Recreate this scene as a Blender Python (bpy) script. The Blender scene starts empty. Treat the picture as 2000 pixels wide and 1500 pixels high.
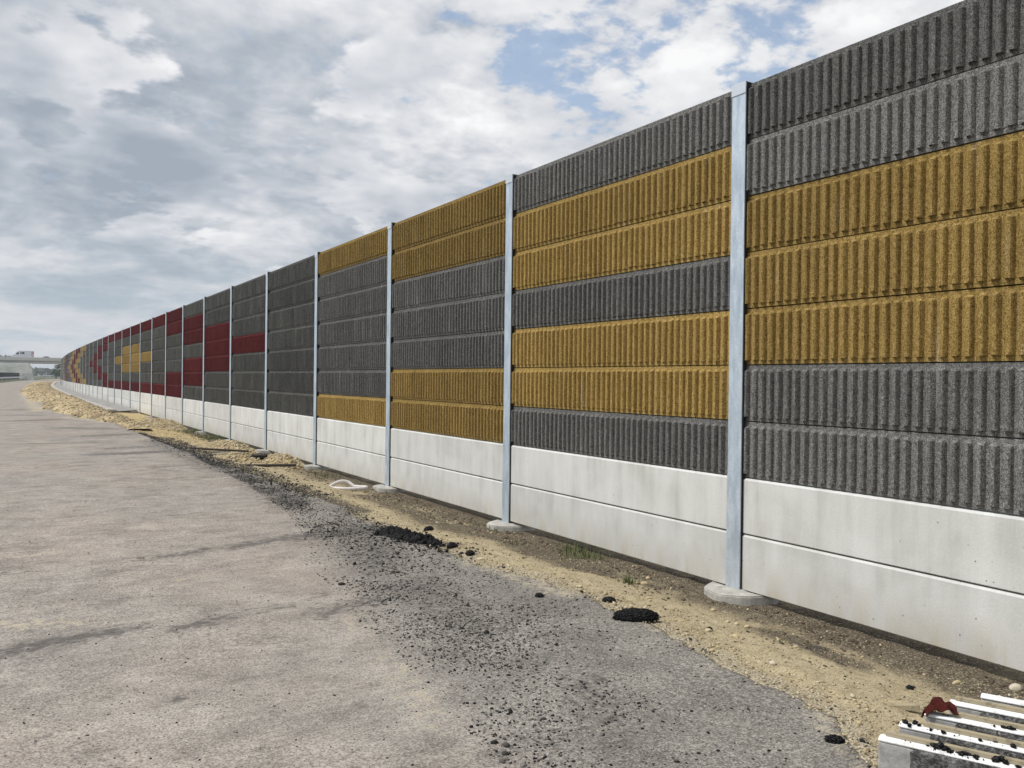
import bpy, bmesh, math, random
import numpy as np
from mathutils import Vector, Matrix

random.seed(7)
rng = np.random.default_rng(11)
scene = bpy.context.scene
C = scene.collection

# ------------------------------------------------------------------ camera
cam_d = bpy.data.cameras.new('camera')
cam = bpy.data.objects.new('camera', cam_d)
C.objects.link(cam)
scene.camera = cam
cam_d.sensor_fit = 'HORIZONTAL'
cam_d.sensor_width = 36.0
cam_d.lens = 36.0 * 1628.3 / 2000.0
cam_d.clip_start = 0.05
cam_d.clip_end = 12000.0
YAW, PIT, ROL = 0.541785, -0.004852, 0.011744
_fw = Vector((math.sin(YAW) * math.cos(PIT), math.cos(YAW) * math.cos(PIT), math.sin(PIT)))
_rt = Vector((math.cos(YAW), -math.sin(YAW), 0.0))
_up = _rt.cross(_fw)
_r2 = _rt * math.cos(ROL) + _up * math.sin(ROL)
_u2 = _up * math.cos(ROL) - _rt * math.sin(ROL)
_m = Matrix((_r2, _u2, -_fw)).transposed().to_4x4()
_m.translation = Vector((-5.5633, 0.0, 1.8407))
cam.matrix_world = _m

# ------------------------------------------------------------------ sun, sky, exposure
SUN_EL, SUN_AZ = 55.0, -66.0          # azimuth measured from +Y towards +X
sun_d = bpy.data.lights.new('sun', 'SUN')
sun_d.energy = 2.0
sun_d.angle = math.radians(11.0)
sun_d.color = (1.0, 0.97, 0.93)
sun = bpy.data.objects.new('sun', sun_d)
C.objects.link(sun)
_sd = Vector((math.sin(math.radians(SUN_AZ)) * math.cos(math.radians(SUN_EL)),
              math.cos(math.radians(SUN_AZ)) * math.cos(math.radians(SUN_EL)),
              math.sin(math.radians(SUN_EL))))
sun.rotation_euler = _sd.to_track_quat('Z', 'Y').to_euler()

scene.view_settings.view_transform = 'Standard'
scene.view_settings.look = 'None'
scene.view_settings.exposure = 0.62
scene.view_settings.gamma = 1.0
scene.view_settings.use_curve_mapping = False

scene.cycles.max_bounces = 4
scene.cycles.diffuse_bounces = 3
scene.cycles.adaptive_threshold = 0.015
scene.cycles.glossy_bounces = 2
scene.cycles.caustics_reflective = False
scene.cycles.caustics_refractive = False

world = bpy.data.worlds.new('World')
scene.world = world
world.use_nodes = True


class NT:
    """Small helper to write node trees."""
    def __init__(self, tree):
        self.t = tree
        self.n = tree.nodes
        self.l = tree.links

    def node(self, typ, **kw):
        nd = self.n.new(typ)
        for k, v in kw.items():
            setattr(nd, k, v)
        return nd

    def put(self, sock, val):
        if isinstance(val, bpy.types.NodeSocket):
            self.l.new(val, sock)
        elif val is not None:
            sock.default_value = val

    def math(self, op, a, b=None, c=None, clamp=False):
        nd = self.node('ShaderNodeMath', operation=op, use_clamp=clamp)
        self.put(nd.inputs[0], a)
        if b is not None:
            self.put(nd.inputs[1], b)
        if c is not None:
            self.put(nd.inputs[2], c)
        return nd.outputs[0]

    def vmath(self, op, a, b=None, scale=None):
        nd = self.node('ShaderNodeVectorMath', operation=op)
        self.put(nd.inputs[0], a)
        if b is not None:
            self.put(nd.inputs[1], b)
        if scale is not None:
            self.put(nd.inputs['Scale'], scale)
        return nd.outputs['Value'] if op in ('DOT_PRODUCT', 'LENGTH', 'DISTANCE') else nd.outputs[0]

    def step(self, x, lo, hi):
        nd = self.node('ShaderNodeMapRange', interpolation_type='SMOOTHSTEP')
        self.put(nd.inputs['Value'], x)
        self.put(nd.inputs['From Min'], lo)
        self.put(nd.inputs['From Max'], hi)
        return nd.outputs['Result']

    def lin(self, x, lo, hi, a=0.0, b=1.0):
        nd = self.node('ShaderNodeMapRange')
        self.put(nd.inputs['Value'], x)
        self.put(nd.inputs['From Min'], lo)
        self.put(nd.inputs['From Max'], hi)
        self.put(nd.inputs['To Min'], a)
        self.put(nd.inputs['To Max'], b)
        return nd.outputs['Result']

    def noise(self, vec, scale, detail=4.0, rough=0.55, dist=0.0, w=None):
        nd = self.node('ShaderNodeTexNoise')
        if w is not None:
            nd.noise_dimensions = '4D'
            self.put(nd.inputs['W'], w)
        if vec is not None:
            self.put(nd.inputs['Vector'], vec)
        self.put(nd.inputs['Scale'], scale)
        self.put(nd.inputs['Detail'], detail)
        self.put(nd.inputs['Roughness'], rough)
        self.put(nd.inputs['Distortion'], dist)
        return nd.outputs['Fac']

    def voronoi(self, vec, scale, feature='F1', out='Distance'):
        nd = self.node('ShaderNodeTexVoronoi', feature=feature)
        if vec is not None:
            self.put(nd.inputs['Vector'], vec)
        self.put(nd.inputs['Scale'], scale)
        return nd.outputs[out]

    def mix(self, fac, a, b, blend='MIX'):
        nd = self.node('ShaderNodeMix', data_type='RGBA', blend_type=blend)
        self.put(nd.inputs[0], fac)
        for s, v in ((nd.inputs[6], a), (nd.inputs[7], b)):
            if isinstance(v, tuple) and len(v) == 3:
                v = (*v, 1.0)
            self.put(s, v)
        return nd.outputs[2]

    def ramp(self, fac, stops):
        nd = self.node('ShaderNodeValToRGB')
        cr = nd.color_ramp
        while len(cr.elements) < len(stops):
            cr.elements.new(0.5)
        for e, (p, c) in zip(cr.elements, stops):
            e.position = p
            e.color = (*c, 1.0) if len(c) == 3 else c
        self.put(nd.inputs[0], fac)
        return nd.outputs[0]

    def attr(self, name):
        return self.node('ShaderNodeAttribute', attribute_name=name).outputs['Fac']

    def scale_vec(self, vec, s):
        return self.vmath('MULTIPLY', vec, s)


def build_sky():
    world.node_tree.nodes.clear()
    k = NT(world.node_tree)
    sky = k.node('ShaderNodeTexSky', sky_type='NISHITA')
    sky.sun_disc = False
    sky.sun_elevation = math.radians(SUN_EL)
    sky.sun_rotation = math.radians(SUN_AZ)
    sky.air_density = 1.2
    sky.dust_density = 2.0
    bg_sky = k.node('ShaderNodeBackground')
    k.put(bg_sky.inputs[0], sky.outputs[0])
    bg_sky.inputs[1].default_value = 0.105
    d = k.node('ShaderNodeTexCoord').outputs['Generated']
    sep = k.node('ShaderNodeSeparateXYZ')
    k.put(sep.inputs[0], d)
    z = k.math('MAXIMUM', sep.outputs[2], 0.0)
    den = k.math('ADD', z, 0.26)
    p = k.vmath('SCALE', d, scale=k.math('DIVIDE', 1.0, den))
    p = k.vmath('ADD', p, (3.7, 1.9, 6.2))

    def blob(dirn, r_in, r_out):
        v = Vector(dirn).normalized()
        dt = k.vmath('DOT_PRODUCT', d, tuple(v))
        return k.step(dt, math.cos(math.radians(r_out)), math.cos(math.radians(r_in)))

    n_big = k.noise(p, 1.05, 2.5, 0.5, 0.5)
    body = k.noise(p, 2.9, 8.0, 0.56, 0.15)
    shifted = k.noise(k.vmath('ADD', p, (0.0, 0.0, 0.075)), 2.9, 4.0, 0.56, 0.15)
    fine = k.noise(p, 11.0, 5.5, 0.58, 0.1)
    lit = k.math('SUBTRACT', body, shifted)           # tops catch the light, bellies stay grey
    puff = blob((0.60, 0.72, 0.33), 6.0, 26.0)         # broken cumulus field ahead to the right
    hole = k.math('MAXIMUM', blob((0.56, 0.745, 0.365), 2.0, 9.0), blob((0.655, 0.64, 0.405), 2.0, 9.0))
    cov = k.math('ADD', k.math('MULTIPLY', body, 0.42), k.math('MULTIPLY', fine, 0.58))
    cov = k.math('ADD', cov, k.math('MULTIPLY', n_big, 0.25))
    cov = k.math('SUBTRACT', cov, k.math('MULTIPLY', k.math('SUBTRACT', hole, 0.40), 0.115))
    cover = k.lin(k.step(cov, 0.490, 0.585), 0.0, 1.0, 0.25, 1.0)
    wide = blob((0.61, 0.69, 0.385), 6.0, 22.0)
    cover = k.math('MAXIMUM', cover, k.lin(wide, 0.0, 1.0, 0.88, 0.0))
    # high veil: soft and pale
    br = k.math('ADD', k.math('MULTIPLY', k.math('SUBTRACT', body, 0.5), 1.1), k.math('MULTIPLY', lit, 1.6))
    br = k.math('ADD', br, k.math('MULTIPLY', k.math('SUBTRACT', n_big, 0.5), 0.9))
    br = k.math('ADD', br, k.math('MULTIPLY', k.math('SUBTRACT', fine, 0.5), k.lin(puff, 0.0, 1.0, 0.35, 1.0)))
    br = k.math('ADD', br, k.lin(puff, 0.0, 1.0, 0.52, 0.68))
    gray = k.math('MAXIMUM', blob((0.06, 0.965, 0.235), 2.0, 13.0), blob((0.33, 0.92, 0.20), 1.0, 9.0))
    br = k.math('SUBTRACT', br, k.math('MULTIPLY', gray, 0.36))
    # low broken cumulus: crisp edges, grey bellies and bright rims
    q = k.vmath('ADD', k.scale_vec(p, (1.0, 1.0, 1.5)), (9.1, 4.4, 0.7))
    cu = k.noise(q, 2.0, 9.0, 0.53, 0.0)
    cu_s = k.noise(k.vmath('ADD', q, (-0.05, 0.0, 0.10)), 2.0, 4.0, 0.53, 0.0)
    cum = k.math('ADD', cu, k.math('MULTIPLY', k.math('SUBTRACT', fine, 0.5), 0.10))
    mask = k.math('MULTIPLY', k.step(cum, 0.505, 0.555), k.lin(puff, 0.0, 1.0, 0.85, 0.45))
    depth = k.lin(cum, 0.50, 0.68)
    cbr = k.math('ADD', k.math('SUBTRACT', 0.80, k.math('MULTIPLY', depth, 1.0)), k.math('MULTIPLY', k.math('SUBTRACT', cu, cu_s), 4.2))
    cbr = k.math('ADD', cbr, k.lin(puff, 0.0, 1.0, -0.10, 0.12))
    br = k.math('ADD', k.math('MULTIPLY', br, k.math('SUBTRACT', 1.0, mask)), k.math('MULTIPLY', cbr, mask))
    ccol = k.ramp(br, [(0.0, (0.240, 0.274, 0.318)), (0.25, (0.308, 0.338, 0.380)),
                       (0.50, (0.410, 0.425, 0.458)), (0.75, (0.520, 0.527, 0.542)),
                       (1.0, (0.63, 0.63, 0.635))])
    low = k.step(sep.outputs[2], 0.0, 0.20)
    hcol = k.mix(k.step(body, 0.42, 0.60), (0.322, 0.376, 0.420), (0.435, 0.452, 0.478))
    ccol = k.mix(k.lin(low, 0.0, 1.0, 0.92, 0.0), ccol, hcol)
    cover = k.math('MAXIMUM', cover, k.lin(low, 0.0, 1.0, 1.0, 0.0))
    bg_c = k.node('ShaderNodeBackground')
    k.put(bg_c.inputs[0], ccol)
    bg_c.inputs[1].default_value = 1.0
    mx = k.node('ShaderNodeMixShader')
    k.put(mx.inputs[0], cover)
    k.l.new(bg_sky.outputs[0], mx.inputs[1])
    k.l.new(bg_c.outputs[0], mx.inputs[2])
    out = k.node('ShaderNodeOutputWorld')
    k.l.new(mx.outputs[0], out.inputs[0])


build_sky()

# ------------------------------------------------------------------ materials
MATS = {}


def material(name, fn, rough=0.9, metallic=0.0, spec=0.3):
    m = bpy.data.materials.new(name)
    m.use_nodes = True
    k = NT(m.node_tree)
    k.n.clear()
    b = k.node('ShaderNodeBsdfPrincipled')
    b.inputs['Roughness'].default_value = rough
    b.inputs['Metallic'].default_value = metallic
    b.inputs['Specular IOR Level'].default_value = spec
    out = k.node('ShaderNodeOutputMaterial')
    k.l.new(b.outputs[0], out.inputs[0])
    pos = k.node('ShaderNodeNewGeometry').outputs['Position']
    fn(k, b, pos)
    MATS[name] = m
    return m


def bump(k, b, height, strength=0.5, dist=0.01):
    nd = k.node('ShaderNodeBump')
    nd.inputs['Strength'].default_value = strength
    nd.inputs['Distance'].default_value = dist
    k.put(nd.inputs['Height'], height)
    k.l.new(nd.outputs[0], b.inputs['Normal'])


def plain(name, col, rough=0.8, metallic=0.0, var=0.12, scale=6.0, spec=0.3):
    def fn(k, b, pos):
        n = k.noise(pos, scale, 5.0, 0.6)
        c = k.mix(n, tuple(x * (1 - var) for x in col), tuple(min(1, x * (1 + var)) for x in col))
        k.put(b.inputs['Base Color'], c)
    return material(name, fn, rough, metallic, spec)


def porous(name, lo, mid, hi, streak):
    """Porous wood-fibre concrete of the ribbed panels."""
    def fn(k, b, pos):
        tint = k.node('ShaderNodeObjectInfo').outputs['Color']
        n1 = k.noise(pos, 125.0, 2.0, 0.7)
        n2 = k.noise(pos, 48.0, 2.0, 0.6)
        n3 = k.noise(k.scale_vec(pos, (1.0, 1.0, 0.35)), 2.2, 5.0, 0.6)
        g = k.math('ADD', k.math('MULTIPLY', n1, 0.72), k.math('MULTIPLY', n2, 0.28))
        c = k.ramp(k.lin(g, 0.36, 0.64), [(0.0, lo), (0.5, mid), (1.0, hi)])
        c = k.mix(1.0, c, k.ramp(k.lin(n3, 0.3, 0.7), [(0.0, (0.86,) * 3), (1.0, (1.14,) * 3)]), 'MULTIPLY')
        c = k.mix(1.0, c, tint, 'MULTIPLY')
        # lime bloom: pale vertical runs
        sv = k.scale_vec(pos, (9.0, 9.0, 0.9))
        s = k.math('MULTIPLY', k.step(k.noise(sv, 1.0, 3.0, 0.6), 0.60, 0.76), k.step(n1, 0.42, 0.60))
        c = k.mix(k.math('MULTIPLY', s, 0.65), c, streak)
        k.put(b.inputs['Base Color'], c)
        h = k.math('ADD', k.math('MULTIPLY', n1, 0.6), k.math('MULTIPLY', n2, 0.4))
        bump(k, b, h, 0.5, 0.007)
    return material(name, fn, 0.95, 0.0, 0.15)


porous('gray_porous', (0.036, 0.036, 0.035), (0.118, 0.116, 0.111), (0.27, 0.265, 0.255), (0.46, 0.45, 0.43))
porous('ochre_porous', (0.084, 0.054, 0.015), (0.272, 0.179, 0.054), (0.46, 0.335, 0.135), (0.56, 0.48, 0.33))
porous('red_porous', (0.036, 0.006, 0.007), (0.100, 0.017, 0.019), (0.150, 0.034, 0.036), (0.16, 0.06, 0.06))


def _concrete(k, b, pos):
    rnd = k.node('ShaderNodeObjectInfo').outputs['Random']
    n1 = k.noise(pos, 1.6, 6.0, 0.6, 0.4)
    n2 = k.noise(k.scale_vec(pos, (5.0, 5.0, 0.5)), 1.0, 5.0, 0.6)
    n3 = k.noise(pos, 60.0, 3.0, 0.6)
    f = k.math('ADD', k.math('MULTIPLY', n1, 0.5), k.math('MULTIPLY', n2, 0.5))
    c = k.ramp(k.lin(f, 0.33, 0.67), [(0.0, (0.51, 0.51, 0.48)), (0.5, (0.665, 0.67, 0.645)), (1.0, (0.76, 0.765, 0.745))])
    tone = k.lin(rnd, 0.0, 1.0, 0.92, 1.06)
    cmb = k.node('ShaderNodeCombineColor')
    for i in range(3):
        k.put(cmb.inputs[i], tone)
    c = k.mix(1.0, c, cmb.outputs[0], 'MULTIPLY')
    c = k.mix(k.lin(n3, 0.3, 0.7, 0.12, 0.0), c, (0.2, 0.2, 0.19))
    # air holes
    hol = k.voronoi(pos, 13.0)
    gate = k.step(k.noise(pos, 3.0, 2.0, 0.5), 0.45, 0.6)
    hm = k.math('MULTIPLY', k.math('LESS_THAN', hol, 0.075), gate)
    c = k.mix(k.math('MULTIPLY', hm, 0.85), c, (0.09, 0.09, 0.085))
    # splashed soil along the foot and drip marks below the top joint
    sp = k.node('ShaderNodeSeparateXYZ')
    k.put(sp.inputs[0], pos)
    foot = k.math('MULTIPLY', k.lin(sp.outputs[2], 0.0, 0.32, 1.0, 0.0), k.step(n2, 0.30, 0.70))
    c = k.mix(k.math('MULTIPLY', foot, 0.75), c, (0.42, 0.37, 0.27))
    drip = k.math('MULTIPLY', k.step(k.noise(k.scale_vec(pos, (14.0, 14.0, 0.8)), 1.0, 3.0, 0.6), 0.64, 0.80), 0.28)
    c = k.mix(drip, c, (0.33, 0.33, 0.31))
    k.put(b.inputs['Base Color'], c)
    bump(k, b, k.math('SUBTRACT', n3, hm), 0.25, 0.004)


material('plinth_concrete', _concrete, 0.82, 0.0, 0.3)


def _galv(k, b, pos):
    n1 = k.noise(k.scale_vec(pos, (1.0, 1.0, 0.25)), 14.0, 4.0, 0.6)
    n2 = k.voronoi(pos, 55.0, 'F1', 'Color')
    sp = k.node('ShaderNodeSeparateXYZ')
    k.put(sp.inputs[0], pos)
    c = k.mix(k.step(n1, 0.3, 0.7), (0.50, 0.595, 0.69), (0.68, 0.765, 0.85))
    bw = k.node('ShaderNodeRGBToBW')
    k.put(bw.inputs[0], n2)
    c = k.mix(k.lin(bw.outputs[0], 0.2, 0.8, 0.22, 0.0), c, (0.36, 0.42, 0.48))
    scuff = k.step(k.noise(k.scale_vec(pos, (3.0, 3.0, 0.6)), 9.0, 5.0, 0.7), 0.56, 0.70)
    c = k.mix(k.math('MULTIPLY', scuff, 0.35), c, (0.34, 0.39, 0.45))
    rust = k.math('MULTIPLY', k.lin(sp.outputs[2], 0.0, 0.3, 1.0, 0.0), k.step(n1, 0.52, 0.66))
    c = k.mix(k.math('MULTIPLY', rust, 0.5), c, (0.42, 0.40, 0.36))
    k.put(b.inputs['Base Color'], c)
    k.put(b.inputs['Roughness'], k.lin(n1, 0.3, 0.7, 0.42, 0.6))


material('galvanized_steel', _galv, 0.5, 0.55, 0.5)
plain('galvanized_cap', (0.70, 0.755, 0.82), 0.4, 0.5, 0.05, 5.0, 0.5)
plain('gasket_black', (0.015, 0.015, 0.016), 0.8)


def _footing(k, b, pos):
    n1 = k.noise(pos, 9.0, 5.0, 0.6)
    n2 = k.noise(pos, 60.0, 3.0, 0.6)
    c = k.ramp(k.lin(n1, 0.3, 0.7), [(0.0, (0.33, 0.32, 0.29)), (0.6, (0.47, 0.455, 0.42)), (1.0, (0.60, 0.58, 0.53))])
    c = k.mix(k.lin(n2, 0.35, 0.65, 0.25, 0.0), c, (0.2, 0.19, 0.17))
    k.put(b.inputs['Base Color'], c)
    bump(k, b, n2, 0.4, 0.006)


material('footing_concrete', _footing, 0.9)


def _road(k, b, pos):
    band = k.attr('band')       # dark, freshly worked asphalt along the edge
    stain = k.attr('stain')     # spilt bitumen and tyre marks
    dust = k.attr('dust')       # pale sand dragged over the surface
    n0 = k.noise(pos, 0.35, 5.0, 0.6, 0.3)
    n1 = k.noise(pos, 1.7, 6.0, 0.65, 0.4)
    n2 = k.noise(pos, 11.0, 5.0, 0.65)
    n3 = k.noise(pos, 85.0, 3.0, 0.7)
    n4 = k.noise(k.scale_vec(pos, (1.0, 1.5, 1.0)), 3.4, 6.0, 0.7, 0.2)
    f = k.math('ADD', k.math('MULTIPLY', n1, 0.45), k.math('MULTIPLY', n4, 0.55))
    base = k.ramp(k.lin(f, 0.36, 0.64), [(0.0, (0.190, 0.172, 0.158)), (0.45, (0.290, 0.264, 0.242)), (1.0, (0.390, 0.357, 0.325))])
    warm = k.mix(k.step(n0, 0.40, 0.62), (0.97, 0.98, 0.98), (1.03, 1.0, 0.97))
    base = k.mix(1.0, base, warm, 'MULTIPLY')
    damp = k.math('MULTIPLY', k.step(k.noise(pos, 0.75, 6.0, 0.68, 0.6), 0.54, 0.68), 0.26)
    base = k.mix(damp, base, (0.12, 0.108, 0.10))
    n5 = k.noise(pos, 32.0, 4.0, 0.7)
    grain = k.math('ADD', k.math('MULTIPLY', n3, 0.55), k.math('MULTIPLY', n5, 0.45))
    base = k.mix(1.0, base, k.ramp(k.lin(grain, 0.36, 0.64), [(0.0, (0.52, 0.51, 0.50)), (0.5, (1.02, 1.01, 0.98)), (1.0, (1.50, 1.48, 1.42))]), 'MULTIPLY')
    dark = k.ramp(k.lin(k.math('ADD', k.math('MULTIPLY', n5, 0.5), k.math('MULTIPLY', n3, 0.5)), 0.34, 0.64),
                  [(0.0, (0.045, 0.043, 0.039)), (0.5, (0.210, 0.200, 0.182)), (1.0, (0.45, 0.43, 0.39))])
    dark = k.mix(1.0, dark, k.ramp(k.lin(n1, 0.36, 0.64), [(0.0, (0.62, 0.61, 0.60)), (1.0, (1.14, 1.12, 1.08))]), 'MULTIPLY')
    bm = k.step(k.math('ADD', band, k.math('MULTIPLY', k.math('SUBTRACT', k.math('ADD', k.math('MULTIPLY', n1, 0.5), k.math('MULTIPLY', n2, 0.5)), 0.5), 2.0)), 0.10, 1.0)
    c = k.mix(bm, base, dark)
    # mortar grain, pits and pale grit
    c = k.mix(k.math('MULTIPLY', k.step(n3, 0.56, 0.68), 0.8), c, (0.46, 0.43, 0.39))
    c = k.mix(k.math('MULTIPLY', k.step(n3, 0.45, 0.33), 0.75), c, (0.085, 0.08, 0.075))
    c = k.mix(k.math('MULTIPLY', k.step(n2, 0.42, 0.30), 0.6), c, (0.14, 0.13, 0.12))
    ns = k.math('ADD', k.math('ADD', k.math('MULTIPLY', n2, 0.5), k.math('MULTIPLY', n3, 0.3)), k.math('MULTIPLY', n1, 0.2))
    st = k.step(k.math('ADD', stain, k.math('MULTIPLY', k.math('SUBTRACT', ns, 0.5), k.lin(stain, 0.0, 0.3, 0.0, 7.0))), 0.30, 1.0)
    c = k.mix(k.math('MULTIPLY', st, 0.70), c, (0.058, 0.053, 0.050))
    du = k.step(k.math('ADD', dust, k.math('MULTIPLY', k.math('SUBTRACT', ns, 0.5), k.lin(dust, 0.0, 0.3, 0.0, 6.0))), 0.35, 1.05)
    c = k.mix(k.math('MULTIPLY', du, 0.75), c, (0.46, 0.40, 0.30))
    # transverse paving seams, broken and half filled
    sp = k.node('ShaderNodeSeparateXYZ')
    k.put(sp.inputs[0], pos)
    wob = k.math('ADD', k.math('MULTIPLY', k.math('SUBTRACT', n1, 0.5), 0.5), k.math('MULTIPLY', k.math('SUBTRACT', n2, 0.5), 0.25))
    yy = k.math('ADD', k.math('SUBTRACT', sp.outputs[1], k.math('MULTIPLY', sp.outputs[0], 0.17)), wob)
    seam = None
    for y0, wd in ((7.05, 0.022), (9.45, 0.026), (24.9, 0.06), (3.9, 0.012), (14.6, 0.02)):
        one = k.step(k.math('ABSOLUTE', k.math('SUBTRACT', yy, y0)), wd, wd * 0.25)
        seam = one if seam is None else k.math('MAXIMUM', seam, one)
    seam = k.math('MULTIPLY', seam, k.step(k.noise(pos, 2.3, 4.0, 0.7), 0.46, 0.60))
    c = k.mix(k.math('MULTIPLY', seam, 0.72), c, (0.075, 0.07, 0.064))
    k.put(b.inputs['Base Color'], c)
    bump(k, b, k.math('ADD', k.math('MULTIPLY', grain, 0.8), k.math('MULTIPLY', n2, 0.6)), 0.6, 0.010)


material('worn_asphalt', _road, 0.9, 0.0, 0.25)


def _verge(k, b, pos):
    wet = k.attr('wet')
    tar = k.attr('tar')
    yel = k.attr('yellow')
    n1 = k.noise(pos, 1.8, 6.0, 0.65, 0.4)
    n2 = k.noise(pos, 9.0, 5.0, 0.65)
    n3 = k.noise(pos, 70.0, 3.0, 0.7)
    sand = k.ramp(k.lin(k.math('ADD', k.math('MULTIPLY', n2, 0.5), k.math('MULTIPLY', n3, 0.5)), 0.30, 0.68),
                  [(0.0, (0.19, 0.150, 0.090)), (0.45, (0.390, 0.325, 0.205)), (1.0, (0.57, 0.49, 0.33))])
    ysand = k.ramp(k.lin(k.math('ADD', k.math('MULTIPLY', n2, 0.5), k.math('MULTIPLY', n3, 0.5)), 0.30, 0.68),
                   [(0.0, (0.22, 0.155, 0.070)), (0.45, (0.46, 0.355, 0.180)), (1.0, (0.64, 0.53, 0.31))])
    sand = k.mix(k.step(k.math('ADD', yel, k.math('MULTIPLY', k.math('SUBTRACT', n2, 0.5), 0.8)), 0.3, 0.8), sand, ysand)
    soil = k.ramp(k.lin(n3, 0.30, 0.68), [(0.0, (0.035, 0.027, 0.018)), (0.55, (0.112, 0.092, 0.064)), (1.0, (0.25, 0.21, 0.155))])
    w = k.step(k.math('ADD', wet, k.math('MULTIPLY', k.math('SUBTRACT', k.math('ADD', k.math('MULTIPLY', n1, 0.6), k.math('MULTIPLY', n2, 0.4)), 0.5), 1.7)), 0.30, 0.85)
    c = k.mix(w, sand, soil)
    gr = k.math('ADD', k.attr('grit'), k.math('MULTIPLY', k.math('SUBTRACT', n2, 0.5), 2.2))
    gcol = k.ramp(k.lin(n3, 0.36, 0.64), [(0.0, (0.075, 0.064, 0.046)), (0.5, (0.34, 0.30, 0.225)), (1.0, (0.62, 0.55, 0.41))])
    c = k.mix(k.math('MULTIPLY', k.step(gr, 0.25, 1.0), 0.8), c, gcol)
    t = k.step(k.math('ADD', tar, k.math('MULTIPLY', k.math('SUBTRACT', n2, 0.5), 1.4)), 0.35, 0.8)
    c = k.mix(k.math('MULTIPLY', t, 0.85), c, (0.045, 0.043, 0.040))
    c = k.mix(k.math('MULTIPLY', k.step(n3, 0.57, 0.68), 0.75), c, (0.60, 0.53, 0.39))
    c = k.mix(k.math('MULTIPLY', k.step(n3, 0.44, 0.32), 0.70), c, (0.07, 0.055, 0.036))
    k.put(b.inputs['Base Color'], c)
    bump(k, b, k.math('ADD', k.math('MULTIPLY', n3, 0.5), n2), 0.8, 0.02)


material('verge_soil', _verge, 0.95, 0.0, 0.15)


def _heap(k, b, pos):
    n1 = k.noise(pos, 1.3, 5.0, 0.6, 0.3)
    n2 = k.noise(pos, 7.0, 5.0, 0.65)
    n3 = k.voronoi(pos, 16.0, 'F1', 'Color')
    c = k.ramp(k.lin(k.math('ADD', k.math('MULTIPLY', n1, 0.4), k.math('MULTIPLY', n2, 0.6)), 0.30, 0.68),
               [(0.0, (0.17, 0.115, 0.055)), (0.40, (0.40, 0.30, 0.155)), (1.0, (0.60, 0.49, 0.29))])
    c = k.mix(0.10, c, n3)
    c = k.mix(k.math('MULTIPLY', k.step(k.noise(pos, 0.55, 5.0, 0.65, 0.5), 0.50, 0.64), 0.75), c, (0.15, 0.115, 0.07))
    k.put(b.inputs['Base Color'], c)
    bump(k, b, k.math('ADD', n2, k.math('MULTIPLY', k.voronoi(pos, 22.0), 0.5)), 0.7, 0.04)


material('yellow_gravel', _heap, 0.95, 0.0, 0.15)


def _stones(k, b, pos):
    t = k.attr('tint')
    n = k.noise(pos, 40.0, 3.0, 0.6)
    c = k.ramp(t, [(0.0, (0.16, 0.125, 0.08)), (0.25, (0.36, 0.29, 0.18)), (0.5, (0.50, 0.42, 0.27)), (0.75, (0.58, 0.47, 0.27)), (1.0, (0.62, 0.58, 0.49))])
    c = k.mix(k.lin(n, 0.3, 0.7, 0.3, 0.0), c, (0.18, 0.14, 0.09))
    k.put(b.inputs['Base Color'], c)


material('pebble_stone', _stones, 0.85)


def _crumb(k, b, pos):
    t = k.attr('tint')
    n = k.noise(pos, 120.0, 3.0, 0.6)
    c = k.ramp(t, [(0.0, (0.012, 0.012, 0.012)), (0.45, (0.032, 0.031, 0.029)), (0.75, (0.085, 0.081, 0.074)), (1.0, (0.24, 0.23, 0.21))])
    c = k.mix(k.lin(n, 0.35, 0.65, 0.0, 0.12), c, (0.08, 0.08, 0.076))
    k.put(b.inputs['Base Color'], c)


material('asphalt_crumb', _crumb, 0.9, 0.0, 0.12)


def _blackmix(k, b, pos):
    n = k.noise(pos, 110.0, 3.0, 0.7)
    c = k.ramp(k.lin(n, 0.36, 0.66), [(0.0, (0.005, 0.005, 0.006)), (0.55, (0.014, 0.014, 0.015)), (0.85, (0.035, 0.035, 0.036)), (1.0, (0.13, 0.13, 0.125))])
    k.put(b.inputs['Base Color'], c)
    bump(k, b, n, 0.9, 0.012)


material('black_asphalt_mix', _blackmix, 0.85, 0.0, 0.12)


def _channel(k, b, pos):
    n1 = k.noise(pos, 0.8, 5.0, 0.6, 0.3)
    n2 = k.noise(pos, 14.0, 4.0, 0.6)
    c = k.ramp(k.lin(k.math('ADD', k.math('MULTIPLY', n1, 0.6), k.math('MULTIPLY', n2, 0.4)), 0.3, 0.7),
               [(0.0, (0.20, 0.195, 0.185)), (0.6, (0.31, 0.305, 0.29)), (1.0, (0.40, 0.39, 0.37))])
    k.put(b.inputs['Base Color'], c)
    bump(k, b, n2, 0.3, 0.01)


material('channel_concrete', _channel, 0.9)


def _kerbc(k, b, pos):
    n1 = k.noise(pos, 1.1, 5.0, 0.6, 0.3)
    c = k.mix(n1, (0.34, 0.32, 0.30), (0.52, 0.50, 0.47))
    k.put(b.inputs['Base Color'], c)


material('kerb_concrete', _kerbc, 0.9)


def _field(k, b, pos):
    n1 = k.noise(pos, 0.05, 6.0, 0.6)
    n2 = k.noise(pos, 1.5, 5.0, 0.6)
    c = k.mix(n1, (0.060, 0.085, 0.030), (0.16, 0.15, 0.075))
    c = k.mix(k.lin(n2, 0.3, 0.7, 0.3, 0.0), c, (0.04, 0.05, 0.02))
    k.put(b.inputs['Base Color'], c)


material('field_grass', _field, 0.95)


def _leaf(k, b, pos):
    n = k.noise(pos, 0.9, 3.0, 0.6)
    c = k.mix(n, (0.028, 0.052, 0.018), (0.085, 0.125, 0.040))
    k.put(b.inputs['Base Color'], c)


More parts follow.
